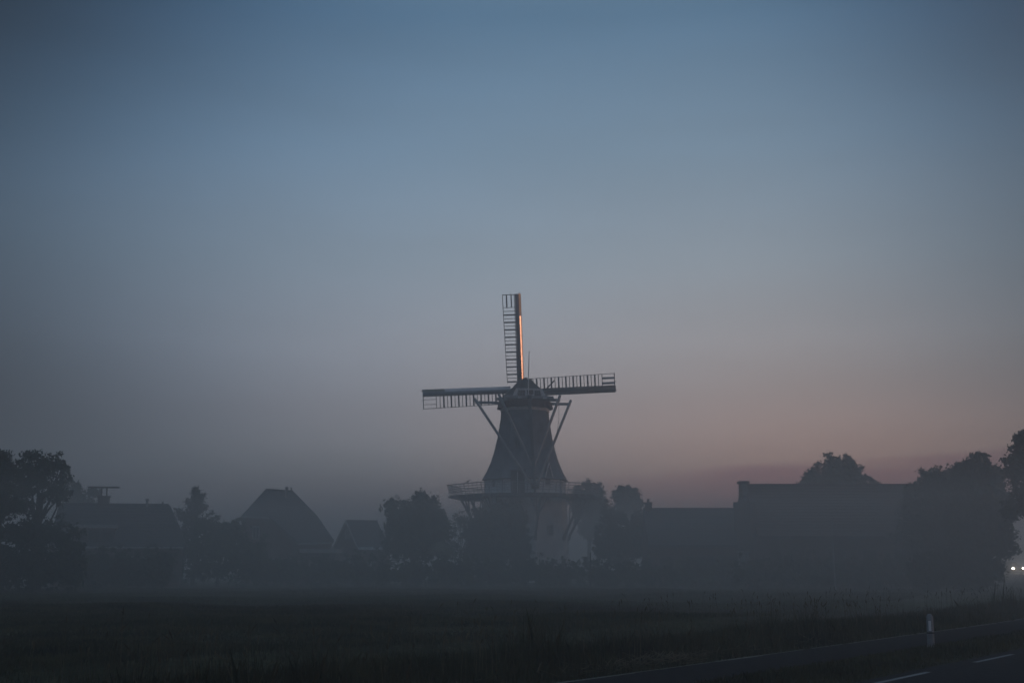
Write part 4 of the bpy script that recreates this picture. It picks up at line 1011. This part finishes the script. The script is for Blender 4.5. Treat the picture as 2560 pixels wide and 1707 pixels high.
me = quads_mesh('verge_grass', blades(P, h, .012 + .012 * rng.random(len(P)), rng, .5), M['blade'], 5)
o = bpy.data.objects.new('verge_grass', me); COL.objects.link(o); o['kind'] = 'stuff'; o['label'] = 'rough tall grass along the left side of the cycle path'; o['category'] = 'grass'
print('verge blades', len(P))
# short grass between path and road, and the near edge
P = sample(190000, 17, 60, 1.2); d = route_d(P); k = (d < -PW - .02) & (d > dr + .38); P, d = P[k], d[k]
m_ = np.minimum(-PW - d, d - dr - .35)
h = (.05 + .10 * np.clip(m_ / .5, 0, 1)) * (.5 + .8 * rng.random(len(P))) * (.7 + .6 * patch(P, .8))
me = quads_mesh('strip_grass', blades(P, h, .011 + .01 * rng.random(len(P)), rng, .6), M['blade'], 5)
o = bpy.data.objects.new('strip_grass', me); COL.objects.link(o); o['kind'] = 'stuff'; o['label'] = 'short dark grass on the strip between cycle path and road'; o['category'] = 'grass'
# pasture tufts
P = sample(330000, 24, 95, .9); d = route_d(P); k = (d > 9.5); P = P[k]
pt = patch(P, .22); keep = rng.random(len(P)) < .35 + .65 * pt; P, pt = P[keep], pt[keep]
P[:, 2] = [zfield(a, b_) for a, b_ in P[:, :2]]
h = (.05 + .17 * pt) * (.5 + .9 * rng.random(len(P)))
me = quads_mesh('pasture_grass', blades(P, h, (.012 + .0006 * P[:, 1]) * (1 + rng.random(len(P))), rng, .8), M['blade'], 5)
o = bpy.data.objects.new('pasture_grass', me); COL.objects.link(o); o['kind'] = 'stuff'; o['label'] = 'short uneven pasture grass fading into the mist'; o['category'] = 'grass'
print('pasture', len(P))
# seeding stalks
P = sample(16000, 18, 62, 1.0); d = route_d(P); k = (d > .7) & (d < 10); P = P[k]; kp = rng.random(len(P)) < (.06 + .8 * patch(P, .7) ** 3) * np.where(route_d(P) > 3.5, .35, 1); P = P[kp]
n = len(P); P[:, 2] = -.02
h = .55 + .55 * rng.random(n); a = rng.random(n) * 6.283; ln = (h * .3 * rng.random(n) ** 1.5)[:, None] * np.stack([np.cos(a), np.sin(a), np.zeros(n)], 1)
up = np.zeros((n, 3)); up[:, 2] = h
def seg(p0, p1, w0, w1):
    s = np.zeros_like(p0); s[:, 0] = 1; return np.stack([p0 - s * w0, p0 + s * w0, p1 + s * w1, p1 - s * w1], 1)
S = [seg(P, P + up * .6 + ln * .35, .005, .004), seg(P + up * .6 + ln * .35, P + up * .88 + ln * .8, .004, .003)]
hd = P + up * .88 + ln * .8; tip = P + up * 1.0 + ln * 1.35
S += [seg(hd, hd.copy() * .5 + tip * .5, .006, .017), seg(hd * .5 + tip * .5, tip, .017, .003)]
me = quads_mesh('seeding_stalks', np.concatenate(S), M['straw']); o = bpy.data.objects.new('seeding_stalks', me); COL.objects.link(o); o['kind'] = 'stuff'
o['label'] = 'tall seeding grass stalks standing above the verge'; o['category'] = 'grass'
# dead stems fallen on the verge edge near the path line
rl = random.Random(5); b = MB()
for i in range(260):
    s = rl.gauss(3.4, 1.6) if rl.random() < .75 else rl.uniform(-4, 16); p = road_pt(s, abs(rl.gauss(.28, .22)) + .05); a = rl.uniform(0, 3.14); L_ = rl.uniform(.12, .5)
    z0 = rl.uniform(.05, .22); b.beam((p.x, p.y, z0), (p.x + math.cos(a) * L_, p.y + math.sin(a) * L_ * .6, z0 + rl.uniform(-.08, .14)), .014, .006)
o = b.build('dry_stems', M['straw']); o['kind'] = 'stuff'; o['label'] = 'broken dry stems lying at the edge of the cycle path'; o['category'] = 'grass'
# single tall weeds that stand out
def weed(px, ptop, Yw, lab, seed, heads=26, bend=.0):
    rl = random.Random(seed); x_ = X(px, Yw); hgt = Zof(ptop, Yw); t_ = thing('tall_weed', lab, 'weed', (x_, Yw, -.05), 'tall weeds in the verge')
    b = MB(); b.tube([(0, 0, 0), (bend * .3, 0, hgt * .6), (bend, 0, hgt + .03)], [.010, .008, .004], 5); b.build('stem', M['straw'], t_)
    b = MB()
    for i in range(heads):
        f_ = rl.uniform(.62, 1.0); c = Vector((bend * f_ * f_, 0, hgt * f_)); r_ = .05 * (1.15 - f_) + .012; e = c + Vector((rl.uniform(-1, 1) * r_, rl.uniform(-1, 1) * r_, rl.uniform(.0, .06)))
        b.beam(c, e, .012, .012)
    b.build('seed_head', M['straw'], t_)
    b = MB()
    for i in range(4):
        f_ = rl.uniform(.15, .5); a = rl.uniform(0, 6.28); c = Vector((bend * f_ * .3, 0, hgt * f_)); b.beam(c, c + Vector((math.cos(a) * .22, math.sin(a) * .22, .08)), .04, .006, w2=.01)
    b.build('leaf', M['blade'], t_)
weed(314, 1512, 26, 'tallest weed with a narrow seed spike at the lower left', 1, 40)
weed(1028, 1537, 27, 'straight thin weed stalk below the rounded tree', 2, 18)
weed(1116, 1548, 27, 'straight thin weed stalk below the wispy young tree', 3, 18)
weed(965, 1548, 25, 'bent weed stalk leaning right, left of the two straight stalks', 4, 14, .22)
weed(2032, 1490, 42, 'tall weed rising from the verge below the large house', 5, 24)

# ------------------------------------------------------------------ haze
HAZE_D = 0.0045
b = MB(); b.box(-2550, 2550, -110, 2650, -1.3, 31.0)
hz = b.build('haze', bpy.data.materials.new('haze')); hz['kind'] = 'stuff'
hz.data.materials.clear(); hm = bpy.data.materials.new('pale_haze'); hm.use_nodes = True; t = hm.node_tree; t.nodes.clear()
pv = t.nodes.new('ShaderNodeVolumePrincipled'); pv.inputs['Color'].default_value = (.97, .94, .915, 1); pv.inputs['Density'].default_value = HAZE_D
pv.inputs['Anisotropy'].default_value = .55
om = t.nodes.new('ShaderNodeOutputMaterial'); t.links.new(pv.outputs[0], om.inputs['Volume'])
hz.data.materials.append(hm)
# the low bank of ground mist that lies over the far side of the pasture and the village
b = MB(); b.box(-2000, 2000, 0, 1900, -1.2, 6.9)
mb_ = b.build('mist', None); mb_.location = (0, 50, 0); mb_.rotation_euler = (0, 0, R(-26)); mb_['kind'] = 'stuff'; mb_.data.materials.clear()
mm = hm.copy(); mm.name = 'ground_mist'; mm.node_tree.nodes['Principled Volume'].inputs['Density'].default_value = 0.0092
mb_.data.materials.append(mm)
